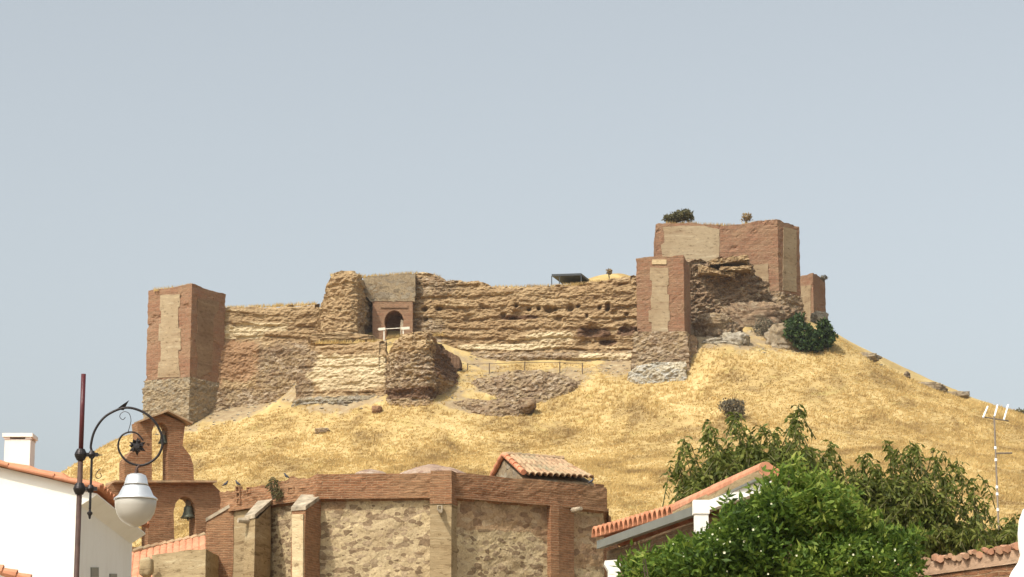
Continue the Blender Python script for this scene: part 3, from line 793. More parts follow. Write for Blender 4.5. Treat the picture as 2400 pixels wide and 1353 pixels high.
# red clay patch low on that wall
def gridpatch(name, px0, px1, py0, py1, D, mat, th, seed, amp=0.3, edge=4.0, thick=1.0, fine=0.12, str_=None, profile=None):
    """a raised irregular skin of masonry in front of a wall, dense and sunk back along its rim"""
    nx_ = int((px1 - px0) * D / F / 0.10); nz_ = int((py1 - py0) * D / F / 0.10)
    u, v = np.meshgrid(np.linspace(-1, 1, nx_), np.linspace(-1, 1, nz_))
    a0, a1 = W(px0, py1, D), W(px1, py0, D)
    X = (a0.x + a1.x) / 2 + u * (a1.x - a0.x) / 2; Z = (a0.z + a1.z) / 2 + v * (a1.z - a0.z) / 2
    r = (np.abs(u) ** edge + np.abs(v) ** edge) ** (1 / edge) + 0.10 * fbm(X * 0.6, 0 * X, Z * 0.6, 3, seed)
    h = np.clip((1 - r) * 5, -2, 1); h = np.where(h > 0, np.sqrt(np.clip(h, 0, 1)), h)
    d = amp * h + fine * fbm(X * 1.6, 0 * X, Z * 2.6, 4, seed + 4, 0.62)
    if str_: d = d + strata(str_, 0.9, seed)(X, 0 * X, Z, 5 + 0 * X)
    Y = D - d
    V = np.stack([X, Y, Z], -1).reshape(-1, 3)
    Vb = np.stack([X, Y * 0 + D + thick, Z], -1).reshape(-1, 3)
    i = np.arange(nz_ - 1)[:, None] * nx_; j = np.arange(nx_ - 1)[None]
    Fq = np.stack([i + j, i + j + 1, i + nx_ + j + 1, i + nx_ + j], -1).reshape(-1, 4)
    N = len(V); rim = []
    per = [k for k in range(nx_)] + [r_ * nx_ + nx_ - 1 for r_ in range(1, nz_)] + [(nz_ - 1) * nx_ + k for k in range(nx_ - 2, -1, -1)] + [r_ * nx_ for r_ in range(nz_ - 2, 0, -1)]
    for k in range(len(per)):
        a, b = per[k], per[(k + 1) % len(per)]; rim.append((b, a, a + N, b + N))
    Fq = np.concatenate([Fq, Fq[:, ::-1] + N, np.array(rim)], 0)
    V = np.concatenate([V, Vb]); uv = np.c_[V[:, 0], V[:, 2]]
    return mk(name, V, Fq, mat, th, uv=uv)

# --- ruined gate tower
t = Thing('ruined_tower', 'rounded crumbling earth tower stump standing left of the arched gate', 'tower', xy(W(800, 790, 250)) + (W(800, 790, 250).z,))
fp = [W(741, 700, 253.2), W(746, 700, 251.6), W(758, 700, 250.3), W(776, 700, 249.5), W(800, 700, 249.1), W(824, 700, 249.0), W(838, 700, 249.4), W(846, 700, 250.2), W(862, 700, 252.4), W(877, 700, 254.2), W(881, 700, 257), W(745, 700, 257)]
tp = px_top([(735, 745), (746, 715), (753, 685), (762, 656), (775, 643), (800, 636), (845, 638), (862, 646), (880, 652)], 250)
body('earth_core', fp, ground_under(800, 251, 2.5), tp, M['cwall'], t, lambda X, Y, Z, dt: lumpy(0.40, 0.42, 0.19, 14, 0.35)(X, Y, Z, dt) + strata(0.22, 1.2, 3)(X, Y, Z, dt + 5), 0.09, 0.2, zones={'D': 250, 'z_rubble': [(860, 760, 20, 60)]})
rock('rubble_heap', W(800, 797, 249.7), (3.0, 1.5, 0.7), M['tapial'], 'low heap of fallen earth at the foot of the rounded tower stump', 5, sharp=0.5, cat='rubble')

# --- gate wall
G0, G1 = W(862, 700, 252.2), W(972, 700, 252.0)
t = Thing('castle_gate', 'horseshoe arched gate in a red brick frame under grey masonry', 'gate', (W(920, 800, 253.3).x, 253.3, W(920, 803, 253.3).z))
arch = [(905, 812)] + [(905, 772), (901, 760), (901, 748), (906, 737), (914, 730), (924, 727), (934, 730), (942, 738), (946, 750), (945, 762), (941, 772), (941, 812)]
plate_obj('brick_frame', [(873, 830), (967, 830), (967, 706), (873, 706)], G0, G1, 2.6, M['brick'], t, holes=[arch])
plate_obj('arch_moulding', [(893, 722), (956, 722), (956, 716), (893, 716)], G0, G1, 0.3, M['brick'], t, toward=0.12)
plate_obj('upper_masonry', [(866, 707), (972, 707), (974, 660), (973, 642), (950, 641), (905, 645), (875, 648), (852, 652), (852, 690)], G0, G1, 2.6, M['greystone'], t, toward=0.05)
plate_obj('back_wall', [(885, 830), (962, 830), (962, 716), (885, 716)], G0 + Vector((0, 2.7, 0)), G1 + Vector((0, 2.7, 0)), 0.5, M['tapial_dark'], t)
plate_obj('jamb_stone', [(937, 812), (945, 812), (945, 752), (940, 749), (938, 760)], G0 + Vector((0, 0.5, 0)), G1 + Vector((0, 0.5, 0)), 0.4, M['coping'], t)

t = Thing('timber_barrier', 'pale timber barrier standing in front of the arched gate', 'barrier', tuple(W(915, 800, 250.6)))
mb = MB(); mb.box(W(885, 772, 250.6), W(960, 768, 250.6), 0.07, 0.07); mb.build('rail', M['palewood'], t)
for a in ((887, 772, 903, 771), (941, 770, 960, 769)):
    mb = MB(); mb.box(W(a[0], a[1], 250.5), W(a[2], a[3], 250.5), 0.06, 0.26); mb.build('board', M['palewood'], t)
for a in (900, 945):
    mb = MB(); mb.box(W(a, 768, 250.6), W(a, 815, 250.6), 0.12, 0.12, (0, 1, 0)); mb.build('post', M['palewood'], t)

# --- main curtain wall
P0, P1 = W(966, 700, 253.4), W(1496, 700, 252)
t = Thing('castle_wall', 'longest curtain wall of the castle, deeply banded and eroded, right of the gate', 'wall', (0, 252.6, W(1200, 850, 252.5).z))
holes = []
for hx, hy, r, d in ((995, 723, .32, .8), (1028, 722, .34, .8), (1210, 716, .34, .9), (1240, 724, .3, .8), (1262, 722, .42, .9), (1285, 725, .42, .9), (1300, 724, .3, .8), (1336, 722, .36, .9),
                     (1355, 718, .3, .7), (1404, 722, .26, .8), (1424, 720, .46, 1.0), (1180, 737, .5, .6), (1130, 718, .5, .5), (1310, 748, .5, .5), (1375, 742, .32, .6), (1388, 778, 1.1, .8), (1470, 775, .8, .6), (1425, 803, 1.0, .7), (1370, 806, .8, .5),
                     (1300, 688, 1.0, .4), (1215, 740, .9, .4), (998, 747, .3, .5), (1468, 740, .3, .6), (1440, 735, .5, .4), (1100, 745, .8, .35)):
    p = W(hx, hy, 252.8); holes.append((p.x, p.z, r, d))
tp = px_top([(960, 644), (985, 636), (1020, 642), (1045, 654), (1085, 657), (1130, 660), (1150, 670), (1200, 672), (1260, 669), (1330, 668), (1400, 660), (1450, 652), (1500, 648)], 252.8)
st = strata(0.42, 1.12, 6, 0.2, holes)
def w2disp(X, Y, Z, dt):
    d = st(X, Y, Z, dt); zl = W(1200, 815, 252.6).z
    low = np.clip((zl - Z) / 1.0, 0, 1)
    bulge = 0.5 * np.exp(-((X - W(1010, 700, 252.8).x) / 2.3) ** 2)
    return d + low * 0.45 + bulge
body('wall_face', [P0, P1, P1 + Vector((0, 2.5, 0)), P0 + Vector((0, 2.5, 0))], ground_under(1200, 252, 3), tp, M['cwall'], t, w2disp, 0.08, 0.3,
     zones={'D': 252.6, 'z_shade': [(1388, 780, 42, 12), (1470, 778, 24, 12), (1425, 803, 22, 7), (1215, 742, 45, 5)], 'z_rubble': [(1300, 850, 230, 26), (1110, 850, 60, 30), (1000, 780, 40, 40), (1010, 670, 60, 25)], 'z_pale': [(1290, 790, 60, 12), (1200, 812, 120, 8), (1420, 838, 70, 9)]})

# --- low front wall and broken bastion
t = Thing('castle_outwork', 'low outer wall with pale lime render below the gate', 'wall', tuple(W(800, 960, 243)))
P0, P1 = W(694, 850, 244.4), W(905, 850, 242.8)
tp = px_top([(685, 880), (700, 846), (716, 822), (740, 806), (800, 808), (850, 803), (910, 800)], 243.5)
def owdisp(X, Y, Z, dt):
    zl = W(800, 925, 243).z
    return strata(0.22, 0.85, 13, 0.16)(X, Y, Z, dt) + np.clip((zl - Z) / 0.5, 0, 1) * (0.35 + lumpy(0.2, 0.8, 0.25, 35)(X, Y, Z, dt))
body('wall_face', [P0, P1, P1 + Vector((0, 6, 0)), P0 + Vector((0.5, 6, 0))], ground_under(800, 244, 3), tp, M['cwall'], t, owdisp, 0.085, 0.25,
     zones={'D': 243.3, 'z_pale': [(820, 872, 92, 42)], 'z_grey': [(800, 950, 120, 24)], 'z_rubble': [(708, 900, 26, 60), (720, 850, 30, 30)]})

t = Thing('ruined_bastion', 'broken masonry bastion with a dark hollow on its right side, below the gate', 'ruin', tuple(W(980, 935, 241)))
fp = [W(903, 850, 242.6), W(912, 850, 241.2), W(935, 850, 240.4), W(965, 850, 240.0), W(1000, 850, 240.1), W(1018, 850, 240.6), W(1034, 850, 242.0), W(1052, 850, 243.6), W(1070, 850, 245.0), W(1084, 850, 247.0), W(1086, 850, 249.5), W(905, 850, 249.5)]
tp = px_top([(900, 815), (912, 800), (930, 789), (960, 783), (1000, 780), (1030, 784), (1055, 793), (1075, 812), (1088, 842)], 241.5)
def bdisp(X, Y, Z, dt):
    d = lumpy(0.40, 0.5, 0.28, 44, 0.5)(X, Y, Z, dt) + strata(0.20, 1.0, 19)(X, Y, Z, dt + 5)
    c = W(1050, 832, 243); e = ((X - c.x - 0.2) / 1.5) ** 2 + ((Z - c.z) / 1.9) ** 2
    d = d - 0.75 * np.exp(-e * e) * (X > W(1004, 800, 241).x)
    zu = W(960, 922, 240.5).z
    return d - 0.65 * np.exp(-((Z - zu) / 0.55) ** 2) * (0.7 + 0.6 * fbm(X, Y, Z, 2, 3))
body('masonry', fp, ground_under(980, 241, 3), tp, M['cwall'], t, bdisp, 0.085, 0.3, zones={'D': 241.5, 'z_shade': [(1056, 838, 44, 50), (965, 925, 70, 13)], 'z_rubble': [(960, 890, 70, 60)]})

# --- front tower on the right
t = Thing('castle_tower', 'square tower with pale middle panel at the right end of the curtain wall', 'tower', tuple(W(1560, 885, 246)))
A, B = W(1491, 604, 246.2), W(1602, 604, 246)
C = W(1617, 604, 250.2); D_ = A + C - B
zt = W(1550, 603, 246).z; zs = W(1550, 780, 246).z
body('brick_shaft', [A, B, C, D_], zs - 0.2, px_top([(1490, 606), (1515, 602), (1545, 600), (1570, 602), (1600, 598), (1620, 604)], 246), M['brick'], t, rugged(0.08, 8), 0.13, 0.12)
plate_obj('infill_panel', [(1524, 628), (1567, 628), (1567, 668), (1564, 670), (1564, 690), (1568, 692), (1567, 727), (1570, 728), (1570, 752), (1565, 754), (1566, 778), (1527, 780), (1527, 756), (1520, 754), (1520, 728), (1526, 726), (1525, 700), (1528, 690), (1528, 660), (1523, 655)], A, B, 0.25, M['tapial_fine'], t, toward=0.055)
plate_obj('lintel_stone', [(1528, 609), (1562, 609), (1562, 620), (1528, 620)], A, B, 0.2, M['tapial_pale'], t, toward=0.09)
body('stone_base', offset_foot([A, B, C, D_], 0.22), ground_under(1560, 246, 4), zs + 0.1, M['rubble'], t, lambda X, Y, Z, dt: lumpy(0.12, 0.8, 0.2, 9)(X, Y, Z, dt) + 0.09 * dt, 0.11, 0.12)
body('new_stone_footing', [W(1470, 870, 245.3), W(1490, 870, 244.4), W(1608, 870, 244.2), W(1612, 870, 247), W(1472, 870, 247)], ground_under(1560, 245, 2), px_top([(1465, 872), (1490, 858), (1540, 850), (1600, 848), (1615, 852)], 244.6), M['palestone'], t, lumpy(0.15, 0.9, 0.2, 61, 0.2), 0.09, 0.12)
P = W(1612, 785, 246.6)
body('rear_buttress', [W(1606, 800, 246.8), W(1634, 800, 247.6), W(1638, 800, 251), W(1607, 800, 251)], ground_under(1620, 248, 3), px_top([(1600, 776), (1638, 790)], 247), M['rubdark'], t, lumpy(0.12, 0.8, 0.12, 5), 0.12, 0.1)

# --- keep
t = Thing('castle_keep', 'large highest block of the castle with a wide pale panel and brick corners', 'tower', tuple(W(1800, 770, 262)))
A, B, C = W(1537, 520, 262.9), W(1822, 517, 262), W(1873, 533, 264.8)
E_, G_ = C + Vector((0.3, 7, 0)), A + Vector((0.3, 9.5, 0))
zs = W(1800, 684, 262).z
tpf = px_top([(1530, 524), (1545, 520), (1620, 519), (1660, 524), (1700, 527), (1740, 523), (1775, 517), (1822, 515), (1880, 518)], 262)
body('brick_walls', [A, B, C, E_, G_], zs - 0.3, tpf, M['brick'], t, rugged(0.09, 15), 0.14, 0.15)
plate_obj('infill_panel', [(1553, 533), (1600, 529), (1650, 530), (1686, 538), (1686, 615), (1640, 622), (1560, 620), (1552, 600), (1549, 575), (1557, 570), (1557, 548)], A, B, 0.3, M['tapial_fine'], t, toward=0.06)
plate_obj('pale_patch', [(1763, 622), (1800, 618), (1803, 690), (1764, 700)], A, B, 0.3, M['tapial_fine'], t, toward=0.06)
plate_obj('side_panel', [(1836, 532), (1866, 540), (1866, 686), (1834, 680)], B, C, 0.3, M['tapial_fine'], t, toward=0.06)
body('stone_base', offset_foot([A, B, C, E_, G_], 0.18), ground_under(1800, 262, 3), zs, M['rubble'], t, lambda X, Y, Z, dt: lumpy(0.25, 0.6, 0.25, 19)(X, Y, Z, dt) + 0.08 * dt, 0.12, 0.25)

# --- broken wall between them
t = Thing('castle_wall', 'dark broken rubble wall with tilted slabs between the front tower and the keep', 'wall', tuple(W(1690, 780, 256)))
tp = px_top([(1605, 612), (1640, 612), (1665, 610), (1700, 600), (1740, 594), (1758, 608), (1790, 640)], 256)
def w3(X, Y, Z, dt):
    q = (Z - 0.28 * X) / 0.75 + 0.5 * fbm(X * 0.5, Y * 0.5, Z * 0.5, 3, 3); fr = q - np.floor(q)
    top = np.clip(1 - dt / 3.2, 0, 1)
    return 0.55 * top * (np.sin(fr * math.pi) ** 0.5 - 0.7) + lumpy(0.50, 0.7, 0.36, 27)(X, Y, Z, dt)
body('wall_face', [W(1612, 700, 255), W(1752, 700, 257.2), W(1795, 700, 259.5), W(1790, 700, 263), W(1612, 700, 263)], ground_under(1690, 256, 4), tp, M['rubdark'], t, w3, 0.09, 0.35)
for i, (a, b, c, e, w_) in enumerate(((1668, 612, 1748, 598, .55), (1640, 624, 1716, 640, .5), (1690, 628, 1756, 622, .45))):
    mb = MB(); mb.box(W(a, b, 254.9), W(c, e, 255.3), 1.6, w_)
    V_ = np.array(mb.v); 
    V, F_, uv = prism([(V_[:, 0].min(), 254.3), (V_[:, 0].max(), 254.9), (V_[:, 0].max(), 257), (V_[:, 0].min(), 257)], (lambda x, y, a=a, b=b, c=c, e=e, w_=w_: interp([(W(a, b, 255).x, W(a, b, 255).z), (W(c, e, 255).x, W(c, e, 255).z)])(x) - w_),
                      (lambda x, y, a=a, b=b, c=c, e=e: interp([(W(a, b, 255).x, W(a, b, 255).z), (W(c, e, 255).x, W(c, e, 255).z)])(x)), 0.10, lumpy(0.3, 0.9, 0.25, 60 + i), 0.2)
    mk('fallen_slab', V, F_, M['tapial'], t, uv=uv)
rock('rubble_slope', W(1775, 765, 257.5), (4.4, 2.6, 2.3), M['rubdark'], 'sloping mound of fallen stone below the keep', 71, sharp=0.35, cat='rubble')
rock('rubble_slope', W(1672, 785, 253.0), (2.6, 2.4, 1.7), M['rubble'], 'pale earth and stone mound under the dark broken wall', 73, sharp=0.4, cat='rubble')

# --- far tower
t = Thing('castle_tower', 'small distant brick tower behind the keep at the far right', 'tower', tuple(W(1905, 740, 280)))
A, B, C = W(1866, 645, 281.5), W(1905, 640, 279), W(1934, 658, 282.5)
body('brick_shaft', [A, B, C, A + C - B], W(1905, 800, 279).z, B.z, M['brick'], t, rugged(0.08, 30), 0.15, 0.15)
plate_obj('infill_panel', [(1872, 672), (1901, 668), (1901, 760), (1872, 760)], A, B, 0.3, M['tapial_fine'], t, toward=0.055)

# --- rocks on the slope
M['rockpale'] = m_rubble('pale_outcrop', (0.36, 0.31, 0.23), (0.26, 0.22, 0.17), (0.33, 0.29, 0.23), (0.42, 0.37, 0.29), 1.1, 0.9, 0.15)
rock('outcrop', W(1722, 800, 250), (1.35, 1.2, 0.9), M['rockpale'], 'grey blocky outcrop below the broken wall, beside the tilted slab', 101)
rock('outcrop', W(1680, 803, 249.5), (1.3, 0.9, 0.40), M['rockpale'], 'flat tilted grey slab at the foot of the front right tower', 103)
rock('outcrop', W(1920, 752, 272), (0.9, 0.9, 0.9), M['rockpale'], 'pale rounded rock under the distant brick tower', 105)
rock('outcrop', W(1835, 800, 252.5), (1.9, 1.6, 1.5), M['rock'], 'brown rock partly hidden behind the dark green bush', 106)
for i, (px, py, D, rx, rz, lb) in enumerate(((2020, 835, 256.2, 1.6, .5, 'uppermost low brown rock on the right skyline'), (2088, 887, 255, .9, .35, 'small brown rock below the right skyline'),
        (2125, 880, 256.8, .35, .35, 'tiny reddish stone standing on the right skyline'), (2165, 906, 255.8, 2.0, .55, 'wide grey brown rock on the right skyline'), (2235, 925, 256.4, 1.6, .4, 'lowest dark rock on the right skyline'))):
    c = W(px, py, D); rock('hill_rock', Vector((c.x, c.y, c.z - rz * 0.35)), (rx, 0.9, rz), M['rock'], lb, 120 + i, 'rocks along the right skyline')
rock('masonry_block', W(1234, 950, 240.2), (0.85, 0.9, 0.70), M['rubdark'], 'dark fallen block of masonry at the end of the low grassy ledge', 131, cat='rubble', sharp=0.45)
t = Thing('terrace_wall', 'low collapsed rubble terrace wall under the thin post fence', 'wall', tuple(W(1240, 930, 244)))
body('rubble_face', [W(1080, 900, 245.4), W(1150, 900, 243.9), W(1250, 900, 243.6), W(1340, 900, 244.3), W(1410, 900, 246.2), W(1405, 900, 248.5), W(1085, 900, 247.6)], ground_under(1240, 244, 2),
     px_top([(1075, 898), (1110, 885), (1160, 882), (1205, 868), (1260, 866), (1310, 876), (1360, 886), (1415, 893)], 244.4), M['rubble'], t,
     lambda X, Y, Z, dt: lumpy(0.45, 0.5, 0.3, 88, 0.9)(X, Y, Z, dt) + 0.35 * dt, 0.10, 0.35)
t = Thing('low_ledge', 'grassy masonry ledge ending in the dark fallen block', 'wall', tuple(W(1130, 970, 240.6)))
body('rubble_face', [W(1038, 950, 241.2), W(1120, 950, 240.2), W(1222, 950, 240.0), W(1228, 950, 242.4), W(1040, 950, 243)], ground_under(1130, 240.6, 2),
     px_top([(1030, 944), (1080, 934), (1150, 936), (1225, 938)], 240.6), M['rubble'], t, lambda X, Y, Z, dt: lumpy(0.25, 0.7, 0.25, 90, 0.4)(X, Y, Z, dt) + 0.2 * dt, 0.10, 0.25)
rock('masonry_block', W(883, 962, min(240.3, on_hill(883, 968))), (0.50, 0.5, 0.40), M['tapial_dark'], 'small reddish fallen block in the grass under the pale render', 135, cat='rubble')
rock('masonry_block', W(755, 1012, on_hill(755, 1016)), (0.75, 0.5, 0.32), M['rubble'], 'small broken stone lowest in the open grass left of centre', 137, cat='rubble')
# loose stones
def scree():
    R = np.random.RandomState(3); n = 2600
    x = R.uniform(-36, 46, n); y = R.uniform(238, 262, n); m = soilmask(x, y); k = m + R.uniform(-.3, .3, n) > 0.5; x, y = x[k], y[k]; z = hz(x, y)
    Vs = []; Fs = []; b = 0
    for i in range(len(x)):
        s = R.uniform(0.05, 0.17); c = np.array((x[i], y[i], z[i] + s * 0.25)); v = np.array([(1, 0, 0), (0, 1, 0), (-1, 0, 0), (0, -1, 0), (0.3, 0.2, 0.8), (0, 0, -0.7), (-0.5, -0.5, 0.5)]) * R.uniform(0.6, 1.3, (7, 3)) * s * np.array((1.3, 1, 0.8))
        Vs.append(c + v); Fs += [(b, b + 1, b + 4), (b + 1, b + 2, b + 4), (b + 2, b + 6, b + 4), (b + 2, b + 3, b + 6), (b + 3, b, b + 4), (b + 3, b + 4, b + 6), (b + 1, b, b + 5), (b + 2, b + 1, b + 5), (b + 3, b + 2, b + 5), (b, b + 3, b + 5)]; b += 7
    o = mk('scree', np.concatenate(Vs), Fs, M['rockpale']); tag(o, 'loose pale stones scattered at the foot of the castle walls', 'stones', kind='stuff')
scree()

# --- visitor fence on the terrace
t = Thing('rail_fence', 'thin wooden post fence on the terrace below the long curtain wall', 'fence', tuple(W(1230, 875, 248)))
posts = [(1096, 852, 882, 249), (1147, 851, 878, 249), (1230, 848, 872, 249), (1312, 848, 874, 249), (1365, 851, 888, 248.2)]
for a, y0, y1, D in posts:
    mb = MB(); mb.box(W(a, y0, D), W(a, y1 + 12, D), 0.11, 0.11, (0, 1, 0)); mb.build('post', M['wood'], t)
mb = MB()
for p, q in zip(posts, posts[1:]): mb.box(W(p[0], p[1] + 2, p[3]), W(q[0], q[1] + 2, q[3]), 0.045, 0.045)
mb.build('rail', M['wood'], t)

# --- canopy behind the wall
t = Thing('metal_canopy', 'flat dark metal canopy on thin posts above the curtain wall', 'canopy', tuple(W(1330, 668, 266)))
c4 = [W(1293, 645, 265), W(1362, 643.5, 264.5), W(1386, 651, 268.5), W(1318, 651, 269)]
zc = W(1293, 645, 265).z
mb = MB(); mb.hexa([Vector((p.x, p.y, zc - 0.12)) for p in c4] + [Vector((p.x, p.y, zc + 0.1)) for p in c4]); mb.build('roof', M['roof_dark'], t)
for p in c4[:2] + c4[3:] + [W(1311, 645, 265)]:
    mb = MB(); q = Vector((p.x, p.y, zc - 0.1)); mb.box(q, q - Vector((0, 0, 2.2)), 0.10, 0.10, (0, 1, 0)); mb.build('post', M['roof_dark'], t)

# --- castle scrub
bush('fig_bush', 'dense dark green bush leaning against the right foot of the keep', [(1864, 766, 24, 22), (1880, 785, 32, 24), (1892, 808, 30, 18), (1850, 785, 16, 16), (1905, 795, 18, 22), (1872, 745, 12, 8), (1915, 820, 14, 8)], 251, M['fig'], 2600, 0.36, depth=1.2, group='dark bushes below the keep')
bush('fig_bush', 'dark green bush on the skyline beside the denser bush', [(1934, 778, 20, 18), (1918, 796, 24, 18), (1946, 792, 14, 16), (1928, 760, 12, 10), (1940, 808, 10, 8)], 251.6, M['fig'], 1700, 0.36, depth=1.1, group='dark bushes below the keep')
bush('olive_bush', 'olive green bush growing on top of the keep', [(1572, 512, 20, 8), (1590, 508, 20, 11), (1606, 504, 17, 13), (1614, 512, 12, 8)], 264, M['olive'], 1700, 0.26, foot=W(1590, 522, 264).z - .2)
bush('dry_bush', 'small dry brown bush on the keep roof', [(1750, 510, 12, 9)], 264, M['dryb'], 260, 0.22, foot=W(1750, 525, 264).z)
bush('dry_bush', 'small dry tuft on the far brick tower', [(1931, 652, 9, 6)], 280, M['greyb'], 160, 0.2, foot=W(1931, 662, 280).z)
bush('dry_bush', 'small dry tuft above the grassy end of the curtain wall', [(1428, 638, 7, 7)], 262, M['dryb'], 140, 0.2, foot=W(1428, 655, 262).z)
bush('grey_bush', 'greyish round bush on the open slope above the peach tree', [(1715, 952, 30, 16), (1722, 966, 26, 12)], on_hill(1720, 985), M['greyb'], 1300, 0.22)
bush('grey_bush', 'greyish thorny scrub against the rubble below the keep', [(1795, 770, 30, 22), (1812, 795, 26, 20)], 253.5, M['greyb'], 1500, 0.22)
bush('grey_bush', 'grey green scrub at the right edge of the hill skyline', [(2392, 968, 22, 7), (2420, 975, 22, 10)], 256, M['olive'], 700, 0.24)
# tufts of dry grass on top of the walls
def wall_grass():
    R = np.random.RandomState(9); Vs = []
    for (a, b, y0, y1, D) in ((775, 850, 644, 646, 250.5), (850, 965, 648, 640, 254.5), (968, 1030, 640, 648, 253.6), (1050, 1150, 660, 671, 253.3), (1150, 1320, 673, 670, 253.3), (1320, 1490, 669, 651, 253.3), (500, 740, 723, 711, 254.3), (360, 450, 679, 669, 249.5), (1560, 1640, 522, 524, 263.2), (1640, 1720, 526, 529, 263), (1740, 1820, 525, 518, 263), (740, 900, 802, 800, 246), (905, 1040, 790, 783, 243)):
        for k in range(int((b - a) * 2.2)):
            f = R.uniform(); p = W(a + (b - a) * f, y0 + (y1 - y0) * f, D + R.uniform(0, 0.9)); h = R.uniform(.1, .42); w = .06; an = R.uniform(0, 3.14)
            z = p.z - 0.18
            Vs += [(p.x - w * math.cos(an), p.y - w * math.sin(an), z), (p.x + w * math.cos(an), p.y + w * math.sin(an), z), (p.x + R.normal(0.05, .15), p.y, z + h + 0.1)]
    n = len(Vs)
    o = mk('wall_top_grass', Vs, np.arange(n).reshape(-1, 3), M['straw'], attrs={'rnd': np.repeat(R.uniform(0, 1, n // 3), 3)})
    tag(o, 'dry grass sprouting along the ruined wall tops', 'grass', kind='stuff')
wall_grass()

# ------------------------------------------------------------------ the church
ch = Thing('church', 'brick and rubble church apse with buttresses and a brick parapet', 'church', (W(1060, 1109, 60).x, 60, 0))
zt = W(1060, 1109, 60).z; zb = W(900, 1164, 60).z
c = [Wz(527, 1146, zt), Wz(640, 1128, zt), Wz(748, 1112, zt), Wz(1062, 1109, zt), Wz(1300, 1130, zt), Wz(1412, 1143, zt)]
cb = [c[5] + Vector((0.3, 9, 0)), c[0] + Vector((-0.3, 9, 0))]
body('wall', c + cb, 0.0, zb + 0.05, M['church'], ch, lambda X, Y, Z, dt: 0.045 * fbm(X * 1.3, Y * 1.3, Z * 1.3, 4, 3) + 0.035 * fbm(X * 5, Y * 5, Z * 7, 3, 9, 0.6), 0.055, 0,
     zones={'D': 60.8, 'z_brown': [(1170, 1205, 110, 40), (1290, 1200, 40, 60), (780, 1185, 35, 20), (1380, 1250, 60, 60)]})
def ptop(x, y):
    r = np.where(x < c[2].x, 0.16 * fbm(x * 2.5, y * 2.5, 0 * x, 3, 12) - 0.03, 0.03 * fbm(x * 2, y, 0 * x, 2, 4))
    return zt + r
body('parapet', offset_foot(c + cb, 0.10), zb, ptop, M['brickc'], ch, lambda X, Y, Z, dt: 0.035 * fbm(X * 3, Y * 3, Z * 6, 4, 5, 0.65) + np.where(X < c[2].x + 0.1, 0.09 * fbm(X * 2.2, Y * 2.2, Z * 3.5, 3, 15), 0), 0.05, 0)
body('string_course', offset_foot(c + cb, 0.15), zb - 0.05, zb + 0.03, M['brickc'], ch, None, 0.2, 0)
# weathered render on the left facets
for a, b, nm in ((c[0], c[1], 'left'), (c[1], c[2], 'mid')):
    d = (b - a).normalized(); n_ = Vector((d.y, -d.x, 0))
    L_ = (b - a).length
    V, F_, uv = prism([xy(a + d * 0.05 + n_ * 0.05), xy(a + d * (L_ - 0.03) + n_ * 0.05), xy(a + d * (L_ - 0.03) - n_ * 0.2), xy(a + d * 0.05 - n_ * 0.2)], 0.0, zb - 0.06, 0.08,
                      lambda X, Y, Z, dt: 0.03 * fbm(X * 2, Y * 2, Z * 1.0, 4, 21), 0)
    mk('render_facing', V, F_, M['church_grey'], ch, uv=uv)
    break
def pilaster(pa, pb, proud, mat, mat2, ysplit, side):
    pass
# central pilaster: brick head, rendered shaft
d = (c[3] - c[2]).normalized(); n_ = Vector((d.y, -d.x, 0)); R_ = c[3] + d * 0.0; L_ = R_ - d * 0.50
zp = W(1030, 1186, 60).z
for nm, z0, z1, mt, e in (('pilaster_head', zp, zt + 0.01, M['brickc'], 0.38), ('pilaster', 0.0, zp, M['church_grey'], 0.36)):
    V, F_, uv = prism([xy(L_ + n_ * e), xy(R_ + n_ * e), xy(R_ + d * 0.10 - n_ * 0.1), xy(L_ - n_ * 0.1)], z0, z1, 0.06, slight(0.02, 6), 0)
    mk(nm, V, F_, mt, ch, uv=uv)
# corner pilaster at the right
d = (c[4] - c[3]).normalized(); n_ = Vector((d.y, -d.x, 0)); a = c[4] - d * 0.22; b = c[4]
V, F_, uv = prism([xy(a + n_ * 0.16), xy(b + n_ * 0.16), xy(b + Vector((0.42, 0.36, 0)) + Vector((0.05, -.05, 0))), xy(b + Vector((0.2, 0.4, 0))), xy(a - n_ * 0.1)], 0, zb - 0.03, 0.07, slight(0.02, 9), 0)
mk('pilaster', V, F_, M['brickc'], ch, uv=uv)
# buttresses with sloping stone copings
def buttress(il, ir, ol, orr, zin, zout, mat, mat_c, panel=None):
    def top(x, y):
        q = np.clip(((x - (il.x + ir.x) / 2) * dd.x + (y - (il.y + ir.y) / 2) * dd.y) / dl, 0, 1)
        return zin + (zout - zin) * q
    mi, mo = (il + ir) / 2, (ol + orr) / 2; dd = Vector((mo.x - mi.x, mo.y - mi.y, 0)); dl = dd.length; dd.normalize()
    V, F_, uv = prism([xy(ol), xy(orr), xy(ir), xy(il)], 0.0, top, 0.07, slight(0.03, 12), 0)
    o = mk('buttress', V, F_, mat, ch, uv=uv)
    mb = MB(); e = 0.05
    q = []
    for p, z in ((ol, zout), (orr, zout), (ir, zin), (il, zin)):
        cen = (il + ir + ol + orr) / 4; v = Vector((p.x - cen.x, p.y - cen.y, 0)) * 1.06; q.append(Vector((cen.x + v.x, cen.y + v.y, z)))
    mb.hexa([p + Vector((0, 0, 0.0)) for p in q] + [p + Vector((0, 0, 0.09)) for p in q])
    mb.build('coping', mat_c, ch, parent=o)
    return o
z1, z2 = W(740, 1168, 60.2).z, W(700, 1198, 59.6).z
buttress(Wz(706, 1168, z1), Wz(752, 1168, z1), W(684, 1198, 59.6), W(716, 1199, 59.4), z1, z2, M['brickc'], M['coping'])
plate_obj('render_facing', [(687, 1206), (713, 1206), (712, 1600), (688, 1600)], W(684, 1198, 59.6), W(716, 1199, 59.4), 0.1, M['tapial_pale'], ch, toward=0.05)
